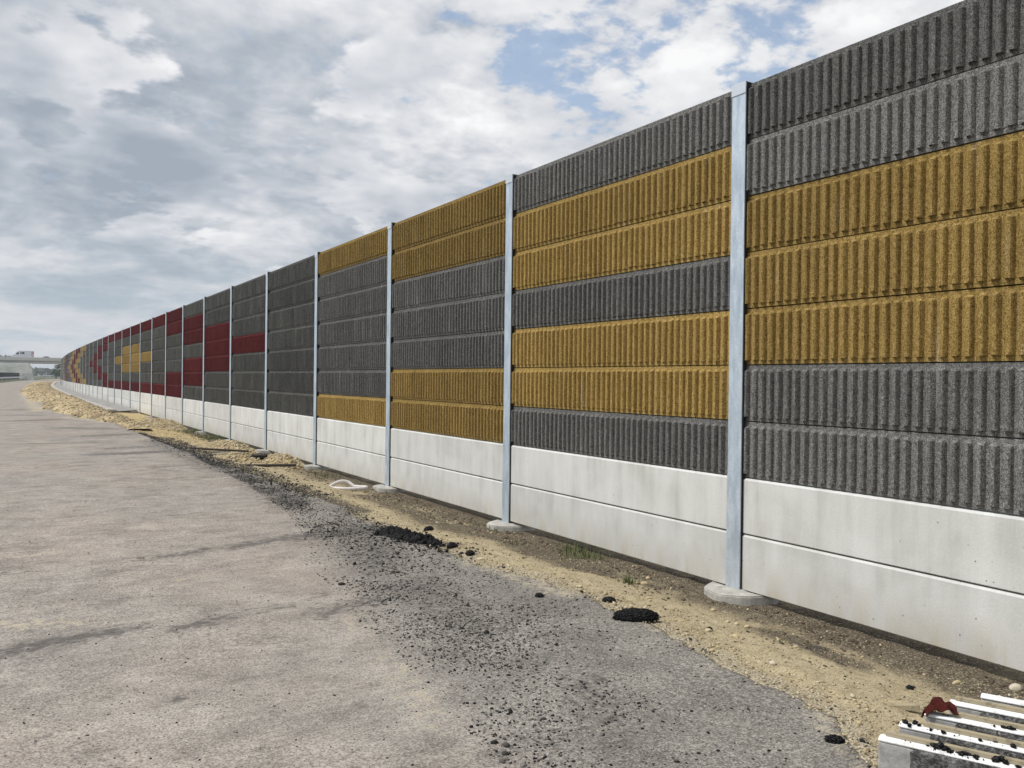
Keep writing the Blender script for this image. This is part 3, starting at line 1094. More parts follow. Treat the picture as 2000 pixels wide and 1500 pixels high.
def build_barrier():
    root = empty('noise_barrier', (0, 0, 0))
    tag(root, 'long tall noise barrier of ribbed grey, ochre and red panels on white concrete plinth', 'noise barrier')
    cm = {G: 'gray_porous', Y_: 'ochre_porous', R_: 'red_porous'}
    names = {G: 'gray_panel', Y_: 'ochre_panel', R_: 'red_panel'}
    top = {c: ribbed_panel_mesh(names[c], cm[c], 55 + ord(c), False) for c in cm}
    var = {c: [ribbed_panel_mesh(names[c], cm[c], 100 + 7 * i + ord(c)) for i in range(3)] for c in cm}
    plinth = plinth_panel_mesh()
    post, cap, slv, gas = post_mesh(), cap_mesh(), sleeve_mesh(), gasket_mesh()
    foots = [footing_mesh(i) for i in range(3)]
    r = random.Random(5)
    far = {'v': [], 'f': [], 'm': []}

    def place_far(me, y, z, mi):
        n = len(far['v'])
        a = bend_angle(y)
        ca, sa = math.cos(a), math.sin(a)
        bx = float(bend(y))
        for (vx, vy, vz) in [(0.014, -1.95, .004), (0.148, -1.95, .004), (0.148, 1.95, .004), (0.014, 1.95, .004),
                             (0.014, -1.95, .494), (0.148, -1.95, .494), (0.148, 1.95, .494), (0.014, 1.95, .494)]:
            far['v'].append((bx + ca * vx - sa * vy, y + sa * vx + ca * vy, z + vz))
        for q in ((0, 3, 2, 1), (4, 5, 6, 7), (0, 1, 5, 4), (1, 2, 6, 5), (2, 3, 7, 6), (3, 0, 4, 7)):
            far['f'].append(tuple(n + i for i in q))
            far['m'].append(mi)

    LAST = 40
    for bay in range(-1, 57):
        y = POST_Y0 + BAY * bay - BAY / 2
        bx, a = float(bend(y)), bend_angle(y)
        for row in range(7):
            z = 4.0 - PH * row
            c = panel_colour(bay, row)
            if c == G:
                tn = {0: [0.95, 1.34, 1, 1, 1, 1.15, 1.34], 1: [1.25, 1, 1, 1.05, 1, 1, 1.12], 2: [1, 1, 1.08, 1.0, 0.98, 1, 1],
                      3: [1, 1.0, 0.95, 0.95, 0.92, 0.9, 1]}.get(bay, [r.uniform(0.62, 0.78) for _ in range(7)])[row]
                col = (tn, tn * (1.0 if bay < 4 else 1.02), tn, 1.0)
            elif c == Y_:
                tn = {0: [1, 1, 0.98, 1.04, 1.04, 1, 1], 1: [1, 1.12, 1.22, 1, 1.28, 1.25, 1], 2: [0.88, 0.84, 1, 1, 1, 1.0, 1.02], 3: [0.9, 1, 1, 1, 1, 1, 1.25]}.get(bay, [r.uniform(0.9, 1.15) for _ in range(7)])[row]
                col = (tn, tn, tn, 1.0)
            else:
                tn = r.uniform(0.9, 1.12)
                col = (tn, tn, tn, 1.0)
            if bay <= LAST:
                o = put(names[c], r.choice(var[c]) if row else top[c], root, (bx + r.uniform(-.004, .004), y + r.uniform(-.006, .006), z), a)
                o.color = col
            else:
                place_far(None, y, z, {G: 0, Y_: 1, R_: 2}[c])
        for row in range(2):
            if bay <= LAST:
                put('plinth_panel', plinth, root, (bx + r.uniform(-.003, .003), y, 0.5 * row), a)
            else:
                place_far(None, y, 0.5 * row, 3)
    mb = MB()
    mb.v, mb.f, mb.m = far['v'], far['f'], far['m']
    o = mb.obj('distant_panels', ['gray_porous', 'ochre_porous', 'red_porous', 'plinth_concrete'], root)
    tag(o, kind='stuff')
    for i in range(-2, 57):
        y = POST_Y0 + BAY * i
        bx, a = float(bend(y)), bend_angle(y)
        p = put('post', post, root, (bx, y, 0), a)
        if i <= 30:
            put('post_cap', cap, p)
            put('cover_plate', slv, p)
            put('gasket', gas, p)
        if i <= 9:
            f = put('footing', foots[i % 3], root, (bx + 0.075, y - 0.02, [-0.004, -0.03, -0.012, -0.025][i % 4]), 0.7 * i)


build_barrier()


# ------------------------------------------------------------------ drainage channel along the far part
def build_channel():
    root = empty('drainage_channel', (0, 46, 0))
    tag(root, 'concrete drainage channel with raised outer kerb along the barrier foot', 'drain channel')
    y, i = 46.3, 0
    while y < 240:
        L = 2.98
        ym = y + 1.5
        a = bend_angle(ym)
        bx = float(bend(ym))
        mb = MB()
        z = 0.05
        w = min(1.0, 0.25 + i * 0.4)
        prof = [(-0.03, z + 0.05), (-0.85, z - 0.02), (-0.85, z - 0.25), (-0.03, z - 0.25)]
        mb.prism(prof, -L / 2, L / 2)
        s = mb.obj('channel_slab', 'channel_concrete', root)
        s.location = (bx, ym - 46, 0)
        s.rotation_euler = (0, 0, a)
        mb = MB()
        prof = [(-0.91, z - 0.015), (-0.97, z + 0.06), (-1.42, z + 0.075), (-1.50, z + 0.04), (-1.50, z - 0.25), (-0.91, z - 0.25)]
        mb.prism(prof[::-1], -L / 2, L / 2)
        s = mb.obj('kerb_stone', 'kerb_concrete', root)
        s.location = (bx, ym - 46, 0)
        s.rotation_euler = (0, 0, a)
        y += 3.0
        i += 1


build_channel()


# ------------------------------------------------------------------ heaps and berm
def heap_mesh(name, u0, u1, y0, y1, hfun, du, dy, mat='yellow_gravel'):
    us = np.arange(u0, u1 + du, du)
    ys = np.arange(y0, y1 + dy, dy)
    U, Y = np.meshgrid(us, ys)
    Z = hfun(U, Y)
    X = U + bend(Y)
    return raw_mesh(name, np.stack([X, Y, Z], -1).reshape(-1, 3), grid_faces(*U.shape), mat, True)


def berm_h(U, Y):
    left = np.interp(Y, [30, 33, 39, 51, 75, 96, 130, 180, 215], [-2.2, -2.4, -3.4, -4.1, -4.45, -4.7, -4.7, -4.5, -3.6])
    right = -1.55 + 0 * Y
    left = left + (fbm(Y * 0.35, Y * 0, 77, 4) - 0.5) * 1.1
    m = (left + right) / 2
    hw = np.maximum((right - left) / 2, 0.15)
    q = np.clip(1 - ((U - m) / hw) ** 2, 0, 1)
    amp = np.interp(Y, [30, 36, 44, 60, 90, 180, 215], [0.05, 0.16, 0.30, 0.38, 0.42, 0.42, 0.1])
    n = fbm(U * 0.9, Y * 0.45, 91, 5)
    h = amp * q ** 0.8 * (0.45 + 1.1 * n) + (fbm(U * 3.2, Y * 2.2, 17, 4) - 0.5) * 0.14 * sstep(q, 0, 0.3)
    return np.where(q <= 0.0, 0.0, 0.045 + np.maximum(h, 0) + 0.05 * sstep(q, 0.0, 0.15))


def small_heap(cu, cy, ru, ry, h, s):
    def f(U, Y):
        q = np.clip(1 - ((U - cu) / ru) ** 2 - ((Y - cy) / ry) ** 2, 0, 1)
        n = fbm(U * 2.2, Y * 2.2, s, 5)
        zz = verge_z(U, Y) - 0.03
        return zz + h * q ** 0.7 * (0.4 + 1.2 * n) + (fbm(U * 8, Y * 8, s + 3, 3) - 0.5) * 0.10 * q
    return f


berm = put('gravel_berm', heap_mesh('gravel_berm', -5.6, -1.3, 29, 216, berm_h, 0.11, 0.30))
tag(berm, 'long low berm of yellow crushed stone along the drainage channel', 'gravel berm')
HEAPS = [(-0.60, 22.3, 0.55, 1.5, 0.17, 61), (-0.45, 18.1, 0.42, 0.95, 0.20, 62), (-1.15, 18.8, 0.6, 0.8, 0.09, 63), (-0.7, 33.5, 0.75, 3.0, 0.22, 64)]
for (cu, cy, ru, ry, h, s), lab in zip(HEAPS, ['small yellow gravel heap heaped against the barrier beside a low post footing',
                                               'rounded yellow gravel heap just before the first all-grey bay of the barrier',
                                               'flat spread of yellow gravel in front of the rounded heap',
                                               'brownish soil heap at the barrier foot near the start of the channel']):
    o = put('gravel_heap', heap_mesh('gravel_heap', cu - ru, cu + ru, cy - ry, cy + ry, small_heap(cu, cy, ru, ry, h, s), 0.035, 0.06))
    tag(o, lab, 'gravel heap')

# ------------------------------------------------------------------ scattered loose grains
_t = (1 + 5 ** 0.5) / 2
ICO_V = np.array([(-1, _t, 0), (1, _t, 0), (-1, -_t, 0), (1, -_t, 0), (0, -1, _t), (0, 1, _t), (0, -1, -_t), (0, 1, -_t),
                  (_t, 0, -1), (_t, 0, 1), (-_t, 0, -1), (-_t, 0, 1)], float) / math.hypot(1, _t)
ICO_F = np.array([(0, 11, 5), (0, 5, 1), (0, 1, 7), (0, 7, 10), (0, 10, 11), (1, 5, 9), (5, 11, 4), (11, 10, 2), (10, 7, 6), (7, 1, 8),
                  (3, 9, 4), (3, 4, 2), (3, 2, 6), (3, 6, 8), (3, 8, 9), (4, 9, 5), (2, 4, 11), (6, 2, 10), (8, 6, 7), (9, 8, 1)])


def scatter_mesh(name, P, S, mat, tint, flat=(0.45, 0.9), rough=0.35):
    n = len(P)
    V = np.repeat(ICO_V[None], n, 0) * (1 + rng.uniform(-rough, rough, (n, 12, 1)))
    sc = np.stack([np.ones(n), rng.uniform(0.6, 1.0, n), rng.uniform(*flat, n)], -1)
    V = V * (S[:, None] * sc)[:, None, :]
    a = rng.uniform(0, 2 * np.pi, n)
    ca, sa = np.cos(a), np.sin(a)
    x = V[..., 0] * ca[:, None] - V[..., 1] * sa[:, None]
    y = V[..., 0] * sa[:, None] + V[..., 1] * ca[:, None]
    tl = rng.uniform(-0.4, 0.4, (n, 1))
    z = V[..., 2] + x * tl * 0.5
    V = np.stack([x, y, z], -1) + P[:, None, :]
    F = (ICO_F[None] + (np.arange(n) * 12)[:, None, None]).reshape(-1, 3)
    return raw_mesh(name, V.reshape(-1, 3), F, mat, False, {'tint': np.repeat(tint, 12)})


def surf_z(U, Y):
    e = edge(Y)
    return np.where(U < e, road_z(U, Y), verge_z(U, Y))


def scatter_crumbs():
    # crumbs of black asphalt on the worked strip of the carriageway
    n = 120000
    Y = 1.6 + (rng.random(n) ** 1.35) * 26
    lb = np.interp(Y, [2, 3.2, 4.6, 5.8, 7.7, 9.0, 10.7, 13.5, 20, 30], [-3.75, -3.66, -3.5, -3.4, -3.15, -2.8, -2.5, -2.3, -2.1, -2.3])
    e = edge(Y)
    t = rng.random(n)
    U = lb + (e - lb + 0.1) * t
    dens = (0.35 + 0.9 * np.exp(-((t - 0.28) / 0.24) ** 2)) * (0.25 + 1.5 * sstep(fbm(U * 1.7, Y * 1.7, 55, 4), 0.38, 0.66))
    keep = rng.random(n) < dens * 0.46
    U, Y = U[keep], Y[keep]
    S = 0.0021 + 0.0078 * rng.random(len(U)) ** 3.0 + 0.016 * (rng.random(len(U)) > 0.992) * rng.random(len(U))
    S *= 1 + Y * 0.03
    # far outliers on the pale part of the road
    m = 1500
    Yo = 2.2 + rng.random(m) ** 1.4 * 18
    Uo = rng.uniform(-6.2, -3.0, m)
    So = 0.003 + 0.006 * rng.random(m) ** 2
    # verge crumbs
    m2 = 1500
    Yv = 2.2 + rng.random(m2) ** 1.5 * 24
    ev = edge(Yv)
    Uv = ev + np.abs(rng.normal(0, 0.45, m2))
    Uv = np.minimum(Uv, -0.05)
    Sv = 0.0028 + 0.007 * rng.random(m2) ** 3
    # spill round the black pile
    m3 = 1100
    Uq = rng.normal(-1.85, 0.26, m3)
    Yq = rng.normal(8.3, 0.65, m3)
    Sq = 0.005 + 0.018 * rng.random(m3) ** 3
    m4 = 4200
    Yd = rng.uniform(12.0, 25.0, m4)
    Ud = edge(Yd) + rng.normal(0.10, 0.20, m4)
    Sd = 0.006 + 0.020 * rng.random(m4) ** 2.6
    U = np.concatenate([U, Uo, Uv, Uq, Ud])
    Y = np.concatenate([Y, Yo, Yv, Yq, Yd])
    S = np.concatenate([S, So, Sv, Sq, Sd])
    P = np.stack([U, Y, surf_z(U, Y) + S * 0.12], -1)
    me = scatter_mesh('asphalt_crumbs', P, S, 'asphalt_crumb', rng.random(len(U)), (0.35, 0.9), 0.5)
    tag(put('asphalt_crumbs', me), 'black asphalt crumbs strewn over the road edge', kind='stuff')


scatter_crumbs()


def scatter_pebbles():
    n = 44000
    Y = 1.8 + rng.random(n) ** 1.5 * 36
    e = edge(Y)
    t = rng.random(n) ** 1.15
    U = e - 0.10 + (-0.02 - e + 0.10) * t
    dens = 0.25 + 1.4 * np.exp(-((U - e - 0.14) / 0.16) ** 2) + 0.7 * sstep(fbm(U * 1.5, Y * 1.5, 66, 4), 0.42, 0.68)
    keep = rng.random(n) < dens * 0.5
    U, Y = U[keep], Y[keep]
    S = 0.0026 + 0.0080 * rng.random(len(U)) ** 2.8
    S = np.where(rng.random(len(U)) > 0.985, S + 0.014 * rng.random(len(U)), S)
    S *= 1 + Y * 0.035
    P = np.stack([U, Y, surf_z(U, Y) + S * 0.3], -1)
    tint = np.clip(rng.random(len(U)) * 0.9 + 0.1 * rng.random(len(U)), 0, 1)
    me = scatter_mesh('pebbles', P, S, 'pebble_stone', tint)
    tag(put('pebbles', me), 'loose pale pebbles and grit over the sandy verge', kind='stuff')


scatter_pebbles()


def scatter_clods():
    n = 9000
    Y = 2.0 + rng.random(n) ** 1.4 * 34
    U = -0.02 - np.abs(rng.normal(0, 0.42, n))
    U = np.maximum(U, edge(Y) + 0.1)
    keep = rng.random(n) < 0.15 + sstep(fbm(U * 2.0, Y * 2.0, 71, 4), 0.44, 0.64)
    U, Y = U[keep], Y[keep]
    S = (0.004 + 0.014 * rng.random(len(U)) ** 3) * (1 + Y * 0.03)
    P = np.stack([U, Y, surf_z(U, Y) + S * 0.05], -1)
    me = scatter_mesh('soil_clods', P, S, 'clod_soil', rng.random(len(U)), (0.4, 0.9), 0.5)
    tag(put('soil_clods', me), 'crumbly brown soil clods along the barrier foot', kind='stuff')


plain('clod_soil', (0.105, 0.085, 0.058), 0.95, 0, 0.55, 3.0, 0.1)
scatter_clods()


def scatter_heap_stones():
    Us, Ys, Zs, Ss = [], [], [], []
    n = 9000
    Y = 30 + rng.random(n) ** 1.7 * 110
    U = rng.uniform(-5.2, -1.5, n)
    H = berm_h(U, Y)
    k = H > 0.09
    Us.append(U[k] + bend(Y[k])); Ys.append(Y[k]); Zs.append(H[k]); Ss.append((0.02 + 0.045 * rng.random(k.sum()) ** 2.5))
    for (cu, cy, ru, ry, h, s) in HEAPS:
        n = int(1300 * ru * ry / 0.5)
        U = rng.uniform(cu - ru, cu + ru, n)
        Y = rng.uniform(cy - ry, cy + ry, n)
        q = 1 - ((U - cu) / ru) ** 2 - ((Y - cy) / ry) ** 2
        k = q > -0.05 * rng.random(n)
        U, Y = U[k], Y[k]
        Us.append(U); Ys.append(Y); Zs.append(np.maximum(small_heap(cu, cy, ru, ry, h, s)(U, Y), surf_z(U, Y))); Ss.append(0.012 + 0.035 * rng.random(len(U)) ** 2.2)
    U, Y, Z, S = map(np.concatenate, (Us, Ys, Zs, Ss))
    P = np.stack([U, Y, Z + S * 0.25], -1)
    me = scatter_mesh('crushed_stone', P, S, 'pebble_stone', np.clip(0.25 + 0.65 * rng.random(len(U)), 0, 1))
    tag(put('crushed_stone', me), 'loose crushed yellow stones lying on the berm and heaps', kind='stuff')


scatter_heap_stones()


# ------------------------------------------------------------------ lumps, stones and odd things on the ground
def lump_mesh(name, sx, sy, sz, mat, seed, amp=0.22, freq=3.0, sub=3, smooth=True):
    from mathutils import noise as mn
    bm = bmesh.new()
    bmesh.ops.create_icosphere(bm, subdivisions=sub, radius=1.0)
    off = Vector((seed * 3.7, seed * 1.3, seed * 2.1))
    for v in bm.verts:
        n = mn.fractal(v.co * freq + off, 0.8, 2.0, 4)
        v.co *= 1 + amp * n
        v.co = Vector((v.co.x * sx, v.co.y * sy, max(v.co.z, -0.45) * sz))
    mb = MB()
    mb.add_bm(bm)
    return mb.mesh(name, mat, smooth)


def add_lump(name, u, y, size, mat, seed, label, cat, group=None, rz=0.0, **kw):
    me = lump_mesh(name, size[0], size[1], size[2], mat, seed, **kw)
    o = put(name, me, None, (u, y, float(surf_z(np.array([u]), np.array([y]))[0]) + size[2] * 0.30), rz)
    return tag(o, label, cat, group)


ROT = -0.54
add_lump('asphalt_lump', -1.62, 4.75, (0.165, 0.075, 0.060), 'black_asphalt_mix', 3, 'large oval lump of black asphalt lying on the sand', 'asphalt lump', 'black asphalt lumps', ROT, amp=0.16, freq=7.0, sub=5)
add_lump('asphalt_lump', -1.46, 5.28, (0.055, 0.042, 0.030), 'black_asphalt_mix', 5, 'small smooth black asphalt lump behind the large oval one', 'asphalt lump', 'black asphalt lumps', ROT, amp=0.10, freq=3.0, sub=4)
add_lump('asphalt_lump', -1.90, 5.62, (0.034, 0.026, 0.026), 'black_asphalt_mix', 6, 'small black asphalt lump on the edge between road and sand', 'asphalt lump', 'black asphalt lumps', ROT, amp=0.2, freq=3.0, sub=4)
add_lump('asphalt_lump', -1.62, 7.72, (0.060, 0.050, 0.040), 'black_asphalt_mix', 7, 'fist-sized black lump at the near end of the black asphalt pile', 'asphalt lump', 'black asphalt lumps', 0.3, amp=0.2, sub=4)
add_lump('asphalt_lump', -1.62, 7.32, (0.055, 0.045, 0.030), 'black_asphalt_mix', 8, 'black lump on sand just past the black asphalt pile', 'asphalt lump', 'black asphalt lumps', 0.9, amp=0.25, sub=4)
add_lump('asphalt_lump', -1.35, 8.85, (0.060, 0.040, 0.035), 'black_asphalt_mix', 9, 'black lump on bare soil behind the black asphalt pile', 'asphalt lump', 'black asphalt lumps', 0.1, amp=0.25, sub=4)
add_lump('asphalt_lump', -2.10, 2.66, (0.046, 0.030, 0.022), 'black_asphalt_mix', 10, 'flat black lump on the road near the stacked panels', 'asphalt lump', 'black asphalt lumps', ROT, amp=0.3, sub=4)
add_lump('asphalt_lump', -1.18, 4.45, (0.022, 0.018, 0.017), 'black_asphalt_mix', 12, 'tiny black lump on the sand among pale stones', 'asphalt lump', 'black asphalt lumps', ROT, amp=0.2)
add_lump('asphalt_lump', -0.83, 3.10, (0.024, 0.018, 0.018), 'black_asphalt_mix', 13, 'tiny black lump alone between stacked panels and barrier', 'asphalt lump', 'black asphalt lumps', ROT, amp=0.2)

STONES = [(-0.30, 3.12, (0.050, 0.018, 0.018), 0.4, 'slim yellow stone at the barrier foot near the stacked panels'),
          (-0.09, 2.86, (0.052, 0.040, 0.034), 0.2, 'big round pale stone at the barrier foot near the stacked panels'),
          (0.02, 2.74, (0.040, 0.034, 0.030), 0.9, 'pale stone at the right picture edge by the barrier foot'),
          (-0.88, 3.92, (0.024, 0.018, 0.018), 0.1, 'orange-brown pebble on the dark soil patch'),
          (-0.82, 4.62, (0.026, 0.018, 0.015), 0.6, 'first of the small white stones lying in a row on sand'),
          (-0.80, 4.55, (0.024, 0.020, 0.015), 1.6, 'second of the small white stones lying in a row on sand'),
          (-0.75, 4.49, (0.028, 0.020, 0.016), 0.3, 'third of the small white stones lying in a row on sand'),
          (-0.47, 6.02, (0.046, 0.034, 0.026), 0.2, 'rounded yellow stone beside the upright grass tuft'),
          (-0.30, 6.17, (0.032, 0.028, 0.024), 0.8, 'grey-white stone behind the upright grass tuft'),
          (-1.22, 4.42, (0.034, 0.024, 0.014), 0.5, 'flat pale yellow stone on the sand'),
          (-1.10, 4.27, (0.036, 0.030, 0.020), 1.5, 'grey stone lying on smooth sand'),
          (-1.62, 3.98, (0.030, 0.020, 0.016), 1.0, 'whitish stone at the asphalt edge'),
          (-1.62, 7.10, (0.050, 0.034, 0.022), 0.0, 'flat cream stone at the road edge past the black pile'),
          (-1.45, 3.62, (0.028, 0.024, 0.018), 2.0, 'tan stone in the grit along the asphalt edge'),
          (-0.95, 5.40, (0.036, 0.018, 0.012), 0.9, 'thin flat yellow stone near the small black lump'),
          (-0.55, 5.05, (0.028, 0.022, 0.016), 0.4, 'tan stone in front of the nearest round footing')]
for i, (u, y, s, a, lab) in enumerate(STONES):
    o = add_lump('stone', u, y, tuple(q * 0.82 for q in s), 'pebble_stone', 20 + i, lab, 'stone', 'pale stones on the verge', a - 0.5, amp=0.14, freq=1.5)
    at = o.data.attributes.new('tint', 'FLOAT', 'POINT')
    tv = {3: 0.45, 7: 0.72, 0: 0.78, 1: 0.93, 2: 0.93}.get(i, random.uniform(0.72, 1.0))
    at.data.foreach_set('value', np.full(len(o.data.vertices), tv, dtype=np.float32))


def build_pile():
    us = np.linspace(-2.45, -1.25, 60)
    ys = np.linspace(7.55, 9.35, 80)
    U, Y = np.meshgrid(us, ys)
    # pile stretched along a line from far left to near right
    ax, ay = np.array([-1.88, 8.62]), np.array([-1.74, 8.05])
    d = seg_dist(U, Y, ax, ay)
    q = np.clip(1 - (d / 0.17) ** 2, 0, 1)
    q = np.clip(q + (fbm(U * 12, Y * 12, 12, 4) - 0.5) * 1.2 * (q > 0), 0, 1)
    Z = surf_z(U, Y) - 0.02 + 0.085 * q ** 0.6 * (0.35 + 1.2 * fbm(U * 16, Y * 16, 4, 3)) + (fbm(U * 40, Y * 40, 9, 2) - 0.5) * 0.03 * (q > 0)
    V = np.stack([U, Y, Z], -1).reshape(-1, 3)
    me = raw_mesh('asphalt_pile', V, grid_faces(*U.shape), 'black_asphalt_mix', False)
    root = tag(put('asphalt_pile', me), 'spilled pile of crumbly black asphalt at the road edge', 'asphalt pile')
    n = 520
    a = rng.random(n)
    P = np.stack([-1.90 + 0.19 * a + rng.normal(0, 0.085, n), 8.72 - 0.76 * a + rng.normal(0, 0.10, n), np.zeros(n)], -1)
    S = 0.008 + 0.034 * rng.random(n) ** 2.6
    P[:, 2] = surf_z(P[:, 0], P[:, 1]) + 0.055 * np.exp(-(seg_dist(P[:, 0], P[:, 1], ax, ay) / 0.13) ** 2) + S * 0.2
    me2 = scatter_mesh('clods', P, S, 'black_asphalt_mix', np.zeros(n), (0.7, 1.0), 0.5)
    o = put('clods', me2, root)
    tag(o, kind='stuff')


build_pile()


def build_hoop():
    """White plastic ring, kinked: the front half lies flat, part of the back half arches up."""
    n = 64
    path = []
    for i in range(n):
        a = 2 * math.pi * i / n
        x = 0.31 * math.cos(a)
        y = 0.15 * math.sin(a)
        z = 0.030
        if math.sin(a) > 0:
            tt = (x + 0.31) / 0.62
            z += 0.090 * max(0.0, math.sin(math.pi * min(1, tt / 0.62))) ** 0.8 if tt < 0.62 else 0.004
            if tt > 0.45:
                y -= 0.045 * math.sin(math.pi * (tt - 0.45) / 0.55)
        path.append(Vector((x, y, z)))
    mb = MB()
    V, F = [], []
    for i in range(n):
        p = path[i]
        tan = (path[(i + 1) % n] - path[i - 1]).normalized()
        out = Vector((p.x * 0.5, p.y * 2.0, 0)).normalized()
        out = (out - tan * out.dot(tan)).normalized()
        up = tan.cross(out)
        if up.z < 0:
            up = -up
        for (a, b_) in ((-0.013, -0.028), (0.013, -0.028), (0.022, 0.0), (0.013, 0.028), (-0.013, 0.028), (-0.018, 0.0)):
            V.append(tuple(p + out * a + up * b_))
    for i in range(n):
        for j in range(6):
            a, b_ = i * 6 + j, i * 6 + (j + 1) % 6
            c, d = ((i + 1) % n) * 6 + (j + 1) % 6, ((i + 1) % n) * 6 + j
            F.append((a, b_, c, d))
    mb.v, mb.f, mb.m = V, F, [0] * len(F)
    z = float(verge_z(np.array([-0.68]), np.array([13.42]))[0])
    o = mb.obj('plastic_hoop', 'white_plastic', None, True, (-0.68, 13.42, z))
    o.rotation_euler = (0, 0, ROT)
    tag(o, 'kinked white plastic hoop lying on the soil near the barrier', 'hoop')


build_hoop()


def build_tuft(u, y, n, h, spread, label, seed):
    r = random.Random(seed)
    mb = MB()
    for i in range(n):
        bx, by = r.gauss(0, spread), r.gauss(0, spread)
        a = r.uniform(0, 2 * math.pi)
        hh = 0.72 * h * r.uniform(0.35, 1.15)
        w = 0.0025 * r.uniform(0.7, 1.4) * (1 + y * 0.06)
        lean = hh * r.uniform(0.1, 0.55)
        dx, dy = math.cos(a), math.sin(a)
        px, py = -dy * w, dx * w
        k = len(mb.v)
        for t_, ww in ((0, 1), (0.5, 0.8), (1, 0.08)):
            cx_, cy_, cz_ = bx + dx * lean * t_ * t_, by + dy * lean * t_ * t_, hh * t_ - 0.01
            mb.v += [(cx_ - px * ww, cy_ - py * ww, cz_), (cx_ + px * ww, cy_ + py * ww, cz_)]
        mb.f += [(k, k + 1, k + 3, k + 2), (k + 2, k + 3, k + 5, k + 4)]
        mb.m += [0, 0]
    z = float(verge_z(np.array([u]), np.array([y]))[0])
    root = empty('grass_tuft', (u, y, z))
    tag(root, label, 'grass tuft', 'grass tufts on the verge')
    tag(mb.obj('blades', 'grass_blade', root), kind='stuff')


build_tuft(-0.24, 7.25, 150, 0.13, 0.14, 'wide green grass tuft under the second plinth bay', 1)
build_tuft(-0.10, 7.65, 90, 0.16, 0.10, 'green grass tuft close against the plinth behind the wide tuft', 2)
build_tuft(-0.62, 6.08, 70, 0.15, 0.035, 'narrow upright grass tuft on open soil', 3)
build_tuft(-0.30, 9.25, 60, 0.08, 0.14, 'sparse low grass beside the second round footing', 4)
build_tuft(-0.40, 15.6, 90, 0.14, 0.18, 'thin grass clump behind the white hoop', 5)
build_tuft(-0.22, 26.4, 260, 0.24, 0.36, 'bright green grass clump at the barrier foot far off', 6)
build_tuft(-0.22, 29.6, 200, 0.22, 0.34, 'farther green grass clump at the barrier foot', 7)
build_tuft(-0.85, 7.9, 35, 0.07, 0.10, 'few short grass blades on soil past the black pile', 8)


def board(u, y, L, w, h, a, label, mat='old_board', zoff=0.03):
    mb = MB()
    mb.bevel_box(-L / 2, L / 2, -w / 2, w / 2, -h / 2, h / 2, 0.004)
    z = float(surf_z(np.array([u]), np.array([y]))[0]) + zoff
    o = mb.obj('broken_board', mat, None, False, (u, y, z))
    o.rotation_euler = (random.uniform(-.05, .05), random.uniform(-.05, .05), a)
    tag(o, label, 'board', 'boards in the rubble')


board(-1.25, 21.0, 1.5, 0.10, 0.04, -0.5, 'dark broken board lying across the gravel far from camera')
board(-1.15, 16.9, 1.2, 0.08, 0.05, -0.45, 'dark board half buried in yellow gravel before the rounded heap')
board(-1.45, 19.7, 0.9, 0.12, 0.03, -0.4, 'pale broken lath on dark grit', 'raw_timber')
board(-0.95, 18.6, 0.5, 0.26, 0.07, -0.5, 'short thick black slab lying by the rounded heap', 'black_asphalt_mix', 0.09)
board(-1.9, 38.5, 1.4, 0.14, 0.05, -0.3, 'weathered board lying on the yellow berm', 'old_board', 0.22)


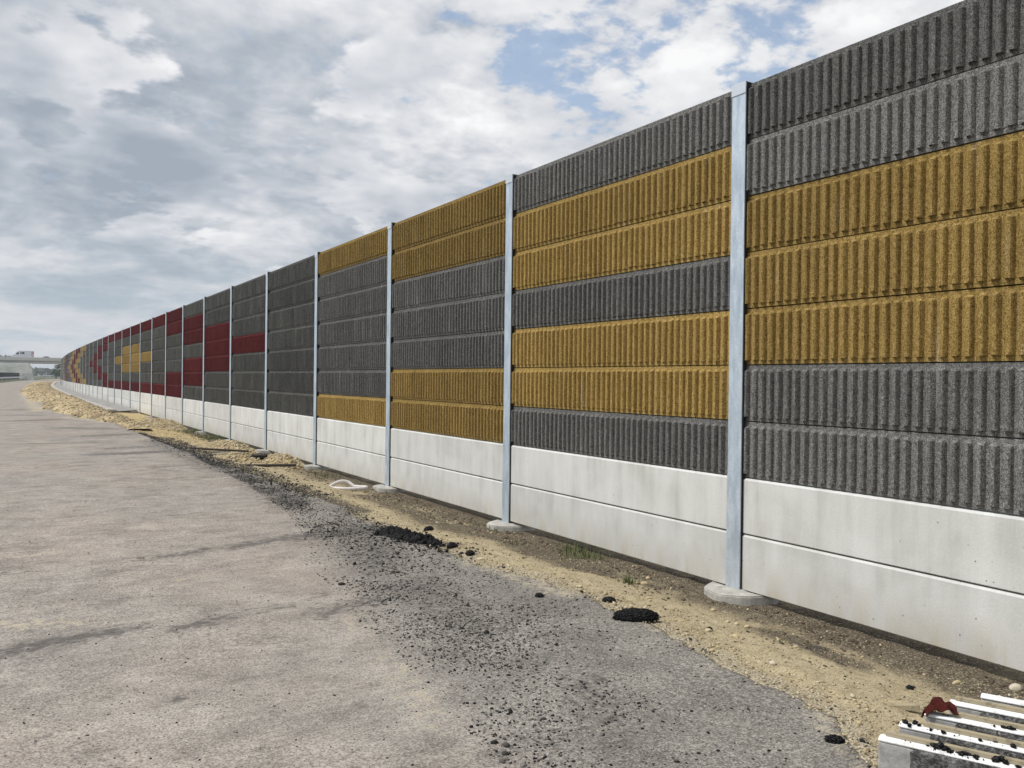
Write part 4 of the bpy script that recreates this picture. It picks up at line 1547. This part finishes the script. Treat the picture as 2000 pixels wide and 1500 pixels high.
# ------------------------------------------------------------------ stack of spare panels, bottom right
def build_stack():
    t = Vector((0.438, -0.899, 0))
    n = Vector((0.899, 0.438, 0))
    ang = math.atan2(t.y, t.x)
    Zt = 0.45
    L = 2.6
    fronts = [(-1.466, -2.995), (-1.278, -2.948), (-1.090, -2.875), (-0.892, -2.80), (-0.725, -2.69)]
    labs = ['foremost spare panel standing on edge, white top spotted with asphalt crumbs',
            'second spare panel of the stack, pale end dotted with black lumps',
            'middle spare panel of the stack with the dark red rag on its end',
            'fourth spare panel of the stack, clean white top with a batten along it',
            'rearmost spare panel of the stack, clean white top without a batten']
    r = random.Random(4)
    crumbs = []
    for i, ((fn, ft), lab) in enumerate(zip(fronts, labs)):
        org = t * ft + n * fn
        root = empty('spare_panel', (org.x, org.y, 0.0), ang)
        tag(root, lab, 'concrete panel', 'spare panels stacked on edge')
        # local: x along the panel, y to the back (n is +90 deg from t), z up
        mb = MB()
        mb.bevel_box(0, L, 0.002, 0.052, -0.06, Zt - 0.014, 0.004)
        body = mb.obj('panel_body', 'gray_cast_face', root)
        mb = MB()
        mb.bevel_box(-0.002, L + 0.002, 0.0, 0.056, Zt - 0.013, Zt, 0.005)
        mb.obj('cast_edge', 'pale_cast_edge', root)
        # rough absorbing layer on the front face, starting 0.11 m from the end
        nx, nz = 150, 30
        xs = np.linspace(0.112, L - 0.1, nx)
        zs = np.linspace(-0.06, Zt - 0.009, nz)
        X, Zg = np.meshgrid(xs, zs)
        prof = 0.5 + 0.5 * np.cos(2 * np.pi * (Zg - Zt) / 0.092)
        Yg = -0.006 - 0.020 * sstep(prof, 0.25, 0.7) + (fbm(X * 30 + i * 9, Zg * 60, 8, 4) - 0.5) * 0.030
        Zg[-2:] += (fbm(X[-2:] * 55 + i * 7, X[-2:] * 0, 31, 3) - 0.5) * 0.022
        top = zs[-1]
        Yg[-1] = 0.004
        Yg[-2] = np.minimum(Yg[-2], -0.004)
        Yg = np.where((X < xs[1] - 1e-6), 0.004, Yg)
        me = raw_mesh('porous_layer', np.stack([X, Yg, Zg], -1).reshape(-1, 3), grid_faces(nz, nx), 'loose_porous_face', True)
        put('porous_layer', me, root)
        if i < 4:
            bl = [0.02, 0.085, 0.10, 0.02][i]
            mb = MB()
            mb.bevel_box(0, L - 0.2, -0.010, 0.010, 0, 0.017, 0.0015)
            bo = mb.obj('wooden_batten', 'raw_timber', None, False)
            yb = [0.048, 0.046, 0.046, 0.050][i]
            pp = org + t * bl + n * yb
            bo.location = (pp.x, pp.y, Zt + 0.001)
            bo.rotation_euler = (0, 0, ang + [0.0, -0.01, 0.012, 0.0][i])
            tag(bo, ['raw wooden batten on the foremost spare panel, crumbs stuck to it', 'raw wooden batten on the second spare panel of the stack',
                     'raw wooden batten on the middle panel, tucked under the rag', 'raw wooden batten on the fourth, clean panel of the stack'][i],
                'wooden batten', 'battens on the spare panels')
        cnt = [60, 34, 10, 0, 0][i]
        for _ in range(cnt):
            x = abs(r.gauss(0.0, 0.34)) if i else r.uniform(0.0, 0.8)
            if r.random() < 0.35:
                x = r.gauss(0.28 if i == 0 else 0.05, 0.06)
            yy = r.uniform(0.002, 0.034)
            s = 0.002 + 0.009 * r.random() ** 3.5
            pp = org + t * max(x, 0.005) + n * yy
            crumbs.append((pp.x, pp.y, Zt + s * 0.5, s))
        if i == 0:
            for (x, yy, s) in ((0.20, 0.030, 0.018), (0.215, 0.045, 0.022), (0.19, 0.036, 0.013), (0.235, 0.034, 0.014), (0.285, 0.018, 0.016), (0.30, 0.026, 0.012), (0.33, 0.022, 0.012), (0.40, 0.034, 0.017), (0.415, 0.045, 0.020), (0.43, 0.028, 0.013), (0.47, 0.018, 0.012)):
                pp = org + t * x + n * yy
                crumbs.append((pp.x, pp.y, Zt + s * 0.45, s))
        if i == 1:
            for (x, yy, s) in ((0.018, 0.030, 0.014), (0.055, 0.045, 0.013), (0.038, 0.022, 0.009), (0.16, 0.012, 0.012), (0.40, 0.020, 0.017), (0.29, 0.012, 0.010)):
                pp = org + t * x + n * yy
                crumbs.append((pp.x, pp.y, Zt + s * 0.45, s))
        if i == 2:
            for (x, yy, s) in ((0.31, 0.018, 0.016), (0.325, 0.022, 0.010)):
                pp = org + t * x + n * yy
                crumbs.append((pp.x, pp.y, Zt + s * 0.45, s))
    cr = np.array(crumbs)
    me = scatter_mesh('crumbs_on_panels', cr[:, :3], cr[:, 3], 'black_asphalt_mix', np.zeros(len(cr)), (0.5, 0.8))
    tag(put('crumbs_on_panels', me), 'black asphalt crumbs sprinkled over the spare panels', kind='stuff')

    # dark red rag draped over the end of the middle panel
    org = t * (-2.875) + n * (-1.090)
    nx, ny = 60, 60
    A, B = np.meshgrid(np.linspace(-1, 1, nx), np.linspace(-1, 1, ny))
    ca, sa = math.cos(0.35), math.sin(0.35)
    X = 0.062 * (A * ca - B * sa * 0.8)
    Yq = 0.055 * (A * sa + B * ca)
    rr = np.clip(1 - (A ** 2 * 0.7 + B ** 2 * 0.8), -0.6, 1)
    fold = np.sin(A * 6 + 2.6 * B + 3 * fbm(A * 2, B * 2, 3, 3)) * 0.0085 + np.sin(B * 5 - A * 2) * 0.005
    Zr = Zt + 0.020 + 0.030 * np.clip(rr, 0, 1) ** 0.7 + fold * np.clip(rr + 0.6, 0, 1) + (fbm(A * 2.5, B * 2.5, 9, 2) - 0.5) * 0.016
    over = np.clip(-X - 0.030, 0, 1)
    Zr = Zr - 1.5 * over
    V = np.stack([X, Yq, Zr], -1).reshape(-1, 3)
    me = raw_mesh('rag', V, grid_faces(ny, nx), 'rag_cloth', True)
    o = put('rag', me, None, None)
    pp = org + t * 0.050 + n * 0.052
    o.location = (pp.x, pp.y, 0)
    o.rotation_euler = (0, 0, ang)
    sm = o.modifiers.new('thickness', 'SOLIDIFY')
    sm.thickness = 0.004
    tag(o, 'crumpled dark red rag draped over the stacked panels', 'rag')


build_stack()


def build_wedge():
    mb = MB()
    # tapering timber offcut
    v = [(-0.12, -0.004, 0.0), (0.10, -0.03, 0.0), (0.10, 0.03, 0.0), (-0.12, 0.004, 0.0),
         (-0.12, -0.004, 0.010), (0.10, -0.028, 0.040), (0.10, 0.028, 0.040), (-0.12, 0.004, 0.010)]
    mb.v = v
    mb.f = [(0, 3, 2, 1), (4, 5, 6, 7), (0, 1, 5, 4), (1, 2, 6, 5), (2, 3, 7, 6), (3, 0, 4, 7)]
    mb.m = [0] * 6
    z = float(verge_z(np.array([-1.36]), np.array([2.78]))[0])
    o = mb.obj('timber_wedge', 'raw_timber', None, False, (-1.36, 2.78, z + 0.004))
    o.scale = (0.72, 0.72, 0.9)
    o.rotation_euler = (0, 0, -0.85)
    tag(o, 'tapered raw timber offcut lying on the sand behind the stacked panels', 'timber offcut')


build_wedge()


# ------------------------------------------------------------------ far end: overpass, van, rails, trees
def build_overpass():
    root = empty('overpass', (0, 300, 0))
    tag(root, 'pale concrete road overpass crossing behind the far end of the barrier', 'bridge')
    y0, y1 = -5.0, 6.0
    m = MB(); m.box(-70, 90, y0 + 0.6, y1 - 0.6, 5.95, 6.55)
    m.obj('deck', 'bridge_shadow_concrete', root)
    for y in (y0, y1 - 0.45):
        m = MB(); m.bevel_box(-70, 90, y, y + 0.45, 6.02, 7.08, 0.05)
        m.obj('parapet', 'bridge_concrete', root)
    for y in (y0 + 0.75, y0 + 3.6, y1 - 4.1, y1 - 1.3):
        m = MB(); m.box(-70, 90, y, y + 0.55, 5.30, 5.95)
        m.box(-70, 90, y - 0.10, y + 0.65, 5.22, 5.36)
        m.obj('girder', 'bridge_concrete', root)
    for x in (-9.6, 44.0):
        m = MB(); m.box(x - 0.6, x + 0.6, y0 + 1.2, y1 - 1.2, -0.3, 5.22)
        m.obj('pier', 'bridge_shadow_concrete', root)


build_overpass()


def build_embankment():
    # earth cone that carries the overpass on its left side
    nx, ny = 40, 40
    xs = np.concatenate([np.linspace(-75, -6, 14), np.linspace(-5.5, 2.5, nx - 14)])
    ys = np.linspace(286, 316, ny)
    X, Y = np.meshgrid(xs, ys)
    h = np.interp(X, [-75, -0.7, 0.35, 0.75, 6], [5.2, 5.2, 3.5, -0.4, -0.4])
    e = np.minimum(Y - 286, 316 - Y)
    h = np.minimum(h, e * 0.75)
    Z = np.maximum(h, -0.4) + (fbm(X * 0.7, Y * 0.7, 3, 4) - 0.5) * 0.35
    me = raw_mesh('embankment', np.stack([X, Y, Z], -1).reshape(-1, 3), grid_faces(ny, nx), 'embankment_slope', True)
    tag(put('embankment', me), 'pale grassy embankment under the left end of the overpass', kind='structure')


build_embankment()


def build_van():
    root = empty('delivery_van', (-5.45, 297.2, 6.56))
    tag(root, 'white panel van with dark print on its side driving over the overpass', 'van')
    prof = [(0.05, 0.42), (0.0, 0.75), (0.06, 1.02), (0.95, 1.26), (1.55, 2.05), (1.95, 2.40), (2.4, 2.50), (6.05, 2.50), (6.15, 2.3), (6.15, 0.42)]
    bm = bmesh.new()
    lo = [bm.verts.new((x, 0.0, z)) for x, z in prof]
    hi = [bm.verts.new((x, 2.0, z)) for x, z in prof]
    k = len(prof)
    for i in range(k):
        j = (i + 1) % k
        bm.faces.new((lo[i], lo[j], hi[j], hi[i]))
    bm.faces.new(lo[::-1]); bm.faces.new(hi)
    bmesh.ops.recalc_face_normals(bm, faces=bm.faces)
    bmesh.ops.bevel(bm, geom=list(bm.edges), offset=0.07, segments=2, affect='EDGES')
    m = MB(); m.add_bm(bm)
    m.obj('body', 'van_white', root)
    m = MB(); m.quad((1.00, 0.15, 1.33), (1.00, 1.85, 1.33), (1.53, 1.80, 2.07), (1.53, 0.20, 2.07)); 
    w = m.obj('windshield', 'glass_dark', root); w.location = (-0.02, 0, 0.02)
    m = MB(); m.v = [(1.15, -0.012, 1.36), (2.05, -0.012, 1.36), (2.05, -0.012, 1.98), (1.66, -0.012, 1.98)]; m.f = [(0, 1, 2, 3)]; m.m = [0]
    m.obj('side_window', 'glass_dark', root)
    m = MB(); m.box(2.42, 3.55, -0.016, 0.0, 1.48, 2.12)
    m.obj('side_print', 'van_blue_print', root)
    m = MB()
    for q in range(4):
        m.box(2.52, 2.98, -0.021, -0.0165, 1.58 + q * 0.13, 1.64 + q * 0.13)
    m.obj('print_lines', 'van_white', root)
    m = MB()
    for (a, b_, c, d) in ((5.45, 5.62, 0.85, 2.25), (5.75, 5.98, 1.35, 2.2), (5.72, 6.0, 0.62, 0.95)):
        m.box(a, b_, -0.016, 0.0, c, d)
    m.obj('tail_print', 'van_red_print', root)
    m = MB(); m.box(0.1, 6.1, 0.04, 1.96, 0.30, 0.50)
    m.obj('sill', 'van_dark', root)
    for x in (1.05, 4.95):
        for y in (0.02, 1.76):
            m = MB(); m.cyl((x, 0.34), 0.35, y, y + 0.22, 20, 0, None, 'y')
            wl = m.obj('wheel', 'van_dark', root)
            m = MB(); m.cyl((x, 0.34), 0.20, y - 0.01, y + 0.23, 16, 0, None, 'y')
            m.obj('rim', 'rail_zinc', wl)
    m = MB(); m.box(-0.012, 0.09, 0.2, 0.55, 0.82, 1.0); m.box(-0.012, 0.09, 1.45, 1.8, 0.82, 1.0)
    m.obj('headlights', 'glass_dark', root)
    # a dark car behind it, mostly hidden by the parapet
    root = empty('dark_car', (1.85, 297.4, 6.10))
    tag(root, 'dark car mostly hidden behind the overpass parapet', 'car')
    prof = [(0, 0.3), (0, 0.7), (0.9, 0.88), (1.6, 1.33), (2.6, 1.36), (3.3, 0.98), (4.0, 0.92), (4.05, 0.3)]
    m = MB(); m.prism(prof, 0, 1.7)
    m.obj('body', 'van_dark', root)
    m = MB(); m.v = [(1.15, -0.01, 0.92), (3.15, -0.01, 0.95), (2.55, -0.01, 1.28), (1.68, -0.01, 1.26)]; m.f = [(0, 1, 2, 3)]; m.m = [0]
    m.obj('side_window', 'glass_dark', root)
    for x in (0.8, 3.2):
        for y in (0.0, 1.5):
            m = MB(); m.cyl((x, 0.3), 0.31, y - 0.02, y + 0.2, 16, 0, None, 'y')
            m.obj('wheel', 'gasket_black', root)


build_van()


def build_rails():
    root = empty('guardrail', (0, 100, 0))
    tag(root, 'long galvanized guardrail along the far left road edge', 'guardrail')
    U0 = ROAD_LEFT - 0.6
    ys = np.arange(100, 470, 4.0)
    off = [(0.0, 0.62), (0.05, 0.70), (0.0, 0.78), (0.05, 0.86), (0.0, 0.94)]
    V, F = [], []
    for y in ys:
        b_ = float(bend(y)) + U0
        zz = 0.25 + max(0, y - 300) * 0.006
        for (dx, z) in off:
            V.append((b_ + dx, y - 100, z + zz))
    F = grid_faces(len(ys), len(off))
    me = raw_mesh('rail_beam', np.array(V), F, 'rail_zinc', False)
    put('rail_beam', me, root)
    m = MB(); m.box(-0.06, 0.0, -0.05, 0.05, -0.3, 1.15)
    me = m.mesh('rail_post', 'rail_zinc')
    for y in ys[::1]:
        put('rail_post', me, root, (float(bend(y)) + U0 - 0.02, y - 100, max(0, y - 300) * 0.006))
    # grass strip it stands on
    ys = np.linspace(-12, 520, 140)
    us = np.linspace(-6.0, 0.0, 7) + ROAD_LEFT
    U, Y = np.meshgrid(us, ys)
    Z = np.interp(U - ROAD_LEFT, [-6, -4, -0.4, 0.0], [0.5, 0.45, 0.30, 0.02]) + (fbm(U, Y * 0.5, 4, 3) - 0.5) * 0.08
    me = raw_mesh('grass_strip', np.stack([U + bend(Y), Y, Z], -1).reshape(-1, 3), grid_faces(*U.shape), 'field_grass', True)
    tag(put('grass_strip', me), 'narrow grass strip beyond the far road edge', kind='structure')
    # dark screen fence behind the rail
    root = empty('screen_fence', (0, 200, 0))
    tag(root, 'low dark screen fence behind the guardrail below the overpass', 'fence')
    for i in range(24):
        y = 200 + i * 3.6
        b_ = float(bend(y)) + ROAD_LEFT - 2.4
        m = MB(); m.box(-0.04, 0.04, 0.08, 3.52, 0.25, 1.92)
        p = m.obj('fence_panel', 'fence_dark', root)
        p.location = (b_, y - 200, 0.25)
        p.rotation_euler = (0, 0, bend_angle(y))
        m = MB(); m.box(-0.07, 0.07, -0.07, 0.07, -0.4, 2.02)
        p = m.obj('fence_post', 'fence_dark', root)
        p.location = (b_, y - 200, 0.25)
    # concrete block at the foot of the embankment
    m = MB(); m.bevel_box(-1.1, 1.1, -0.8, 0.8, -0.4, 2.35, 0.06); m.bevel_box(-1.0, 0.2, -0.95, -0.78, 0.2, 1.6, 0.04)
    o = m.obj('concrete_block', 'bridge_concrete', None, False, (-1.45, 282, 0.0))
    tag(o, 'pale concrete block at the end of the dark fence under the overpass', 'concrete block')


build_rails()


def tree(name, loc, h, rx, label, seed, n=1400, leaf=0.42, group='trees beyond the overpass'):
    r = random.Random(seed)
    root = empty(name, loc)
    tag(root, label, 'tree', group)
    m = MB()
    m.cyl((0, 0), 0.28, 0, h * 0.55, 8, 0, 0.14)
    for q in range(5):
        a = r.uniform(0, 6.28)
        bm = bmesh.new()
        bmesh.ops.create_cone(bm, cap_ends=True, segments=6, radius1=0.11, radius2=0.03, depth=h * 0.45)
        mt = Matrix.Translation((0, 0, h * r.uniform(0.35, 0.5))) @ Matrix.Rotation(a, 4, 'Z') @ Matrix.Rotation(r.uniform(0.5, 0.9), 4, 'Y') @ Matrix.Translation((0, 0, h * 0.22))
        bmesh.ops.transform(bm, matrix=mt, verts=bm.verts)
        m.add_bm(bm)
    m.obj('trunk', 'bark', root)
    cl = [(r.gauss(0, rx * 0.42), r.gauss(0, rx * 0.42), h * r.uniform(0.42, 0.95), r.uniform(0.18, 0.42) * rx) for _ in range(16)]
    V, F = [], []
    for i in range(n):
        cx_, cy_, cz_, cr_ = r.choice(cl)
        d = Vector((r.gauss(0, 1), r.gauss(0, 1), r.gauss(0, 0.8))).normalized() * cr_ * r.uniform(0.5, 1.05)
        p = Vector((cx_, cy_, cz_)) + d
        q1 = Vector((r.gauss(0, 1), r.gauss(0, 1), r.gauss(0, 1))).normalized() * leaf * r.uniform(0.5, 1)
        q2 = q1.orthogonal().normalized() * leaf * r.uniform(0.3, 0.7)
        k = len(V)
        V += [tuple(p - q1), tuple(p + q2), tuple(p + q1), tuple(p - q2)]
        F.append((k, k + 1, k + 2, k + 3))
    me = raw_mesh('crown', np.array(V), np.array(F), 'leaf_green')
    put('crown', me, root)


tree('roadside_tree', (14.5, 420, -0.3), 6.4, 3.4, 'dark leafy tree seen under the overpass at the barrier end', 3)
tree('roadside_tree', (11.0, 400, -0.3), 4.3, 2.2, 'low dark bushy tree left of the taller tree under the overpass', 4, 900)
tree('roadside_tree', (-9.5, 330, 3.2), 5.0, 2.0, 'leafy tree top rising over the overpass at the far left', 5, 900)
tree('roadside_tree', (-6.6, 335, 3.4), 4.5, 1.7, 'small tree top peeking above the overpass beside the van', 6, 800)


def build_treeline():
    r = np.random.default_rng(3)
    V, F = [], []
    n = 9000
    x = r.uniform(-160, 420, n)
    y = 760 + r.uniform(0, 60, n)
    top = 4.5 + 5.5 * fbm(x * 0.05, x * 0, 8, 4)
    z = -0.3 + top * r.random(n) ** 0.7
    q1 = r.normal(0, 1, (n, 3)); q1 /= np.linalg.norm(q1, axis=1)[:, None]
    q2 = r.normal(0, 1, (n, 3)); q2 -= (q1 * q2).sum(1)[:, None] * q1; q2 /= np.linalg.norm(q2, axis=1)[:, None]
    P = np.stack([x, y, z], -1)
    V = np.stack([P - q1 * 1.5, P + q2 * 1.0, P + q1 * 1.5, P - q2 * 1.0], 1).reshape(-1, 3)
    F = np.arange(n * 4).reshape(-1, 4)
    me = raw_mesh('treeline', V, F, 'leaf_green')
    tag(put('treeline', me), 'distant wood along the horizon beyond the overpass', kind='stuff')


build_treeline()


def build_haze():
    m = bpy.data.materials.new('thin_haze')
    m.use_nodes = True
    k = NT(m.node_tree)
    k.n.clear()
    v = k.node('ShaderNodeVolumePrincipled')
    v.inputs['Color'].default_value = (0.82, 0.88, 0.95, 1.0)
    v.inputs['Density'].default_value = 0.00045
    out = k.node('ShaderNodeOutputMaterial')
    k.l.new(v.outputs[0], out.inputs['Volume'])
    MATS['thin_haze'] = m
    mb = MB()
    mb.box(-5600, 5600, -5400, 5800, -1.5, 14.0)
    tag(mb.obj('haze', 'thin_haze'), 'thin pale haze in the distance', kind='stuff')


build_haze()
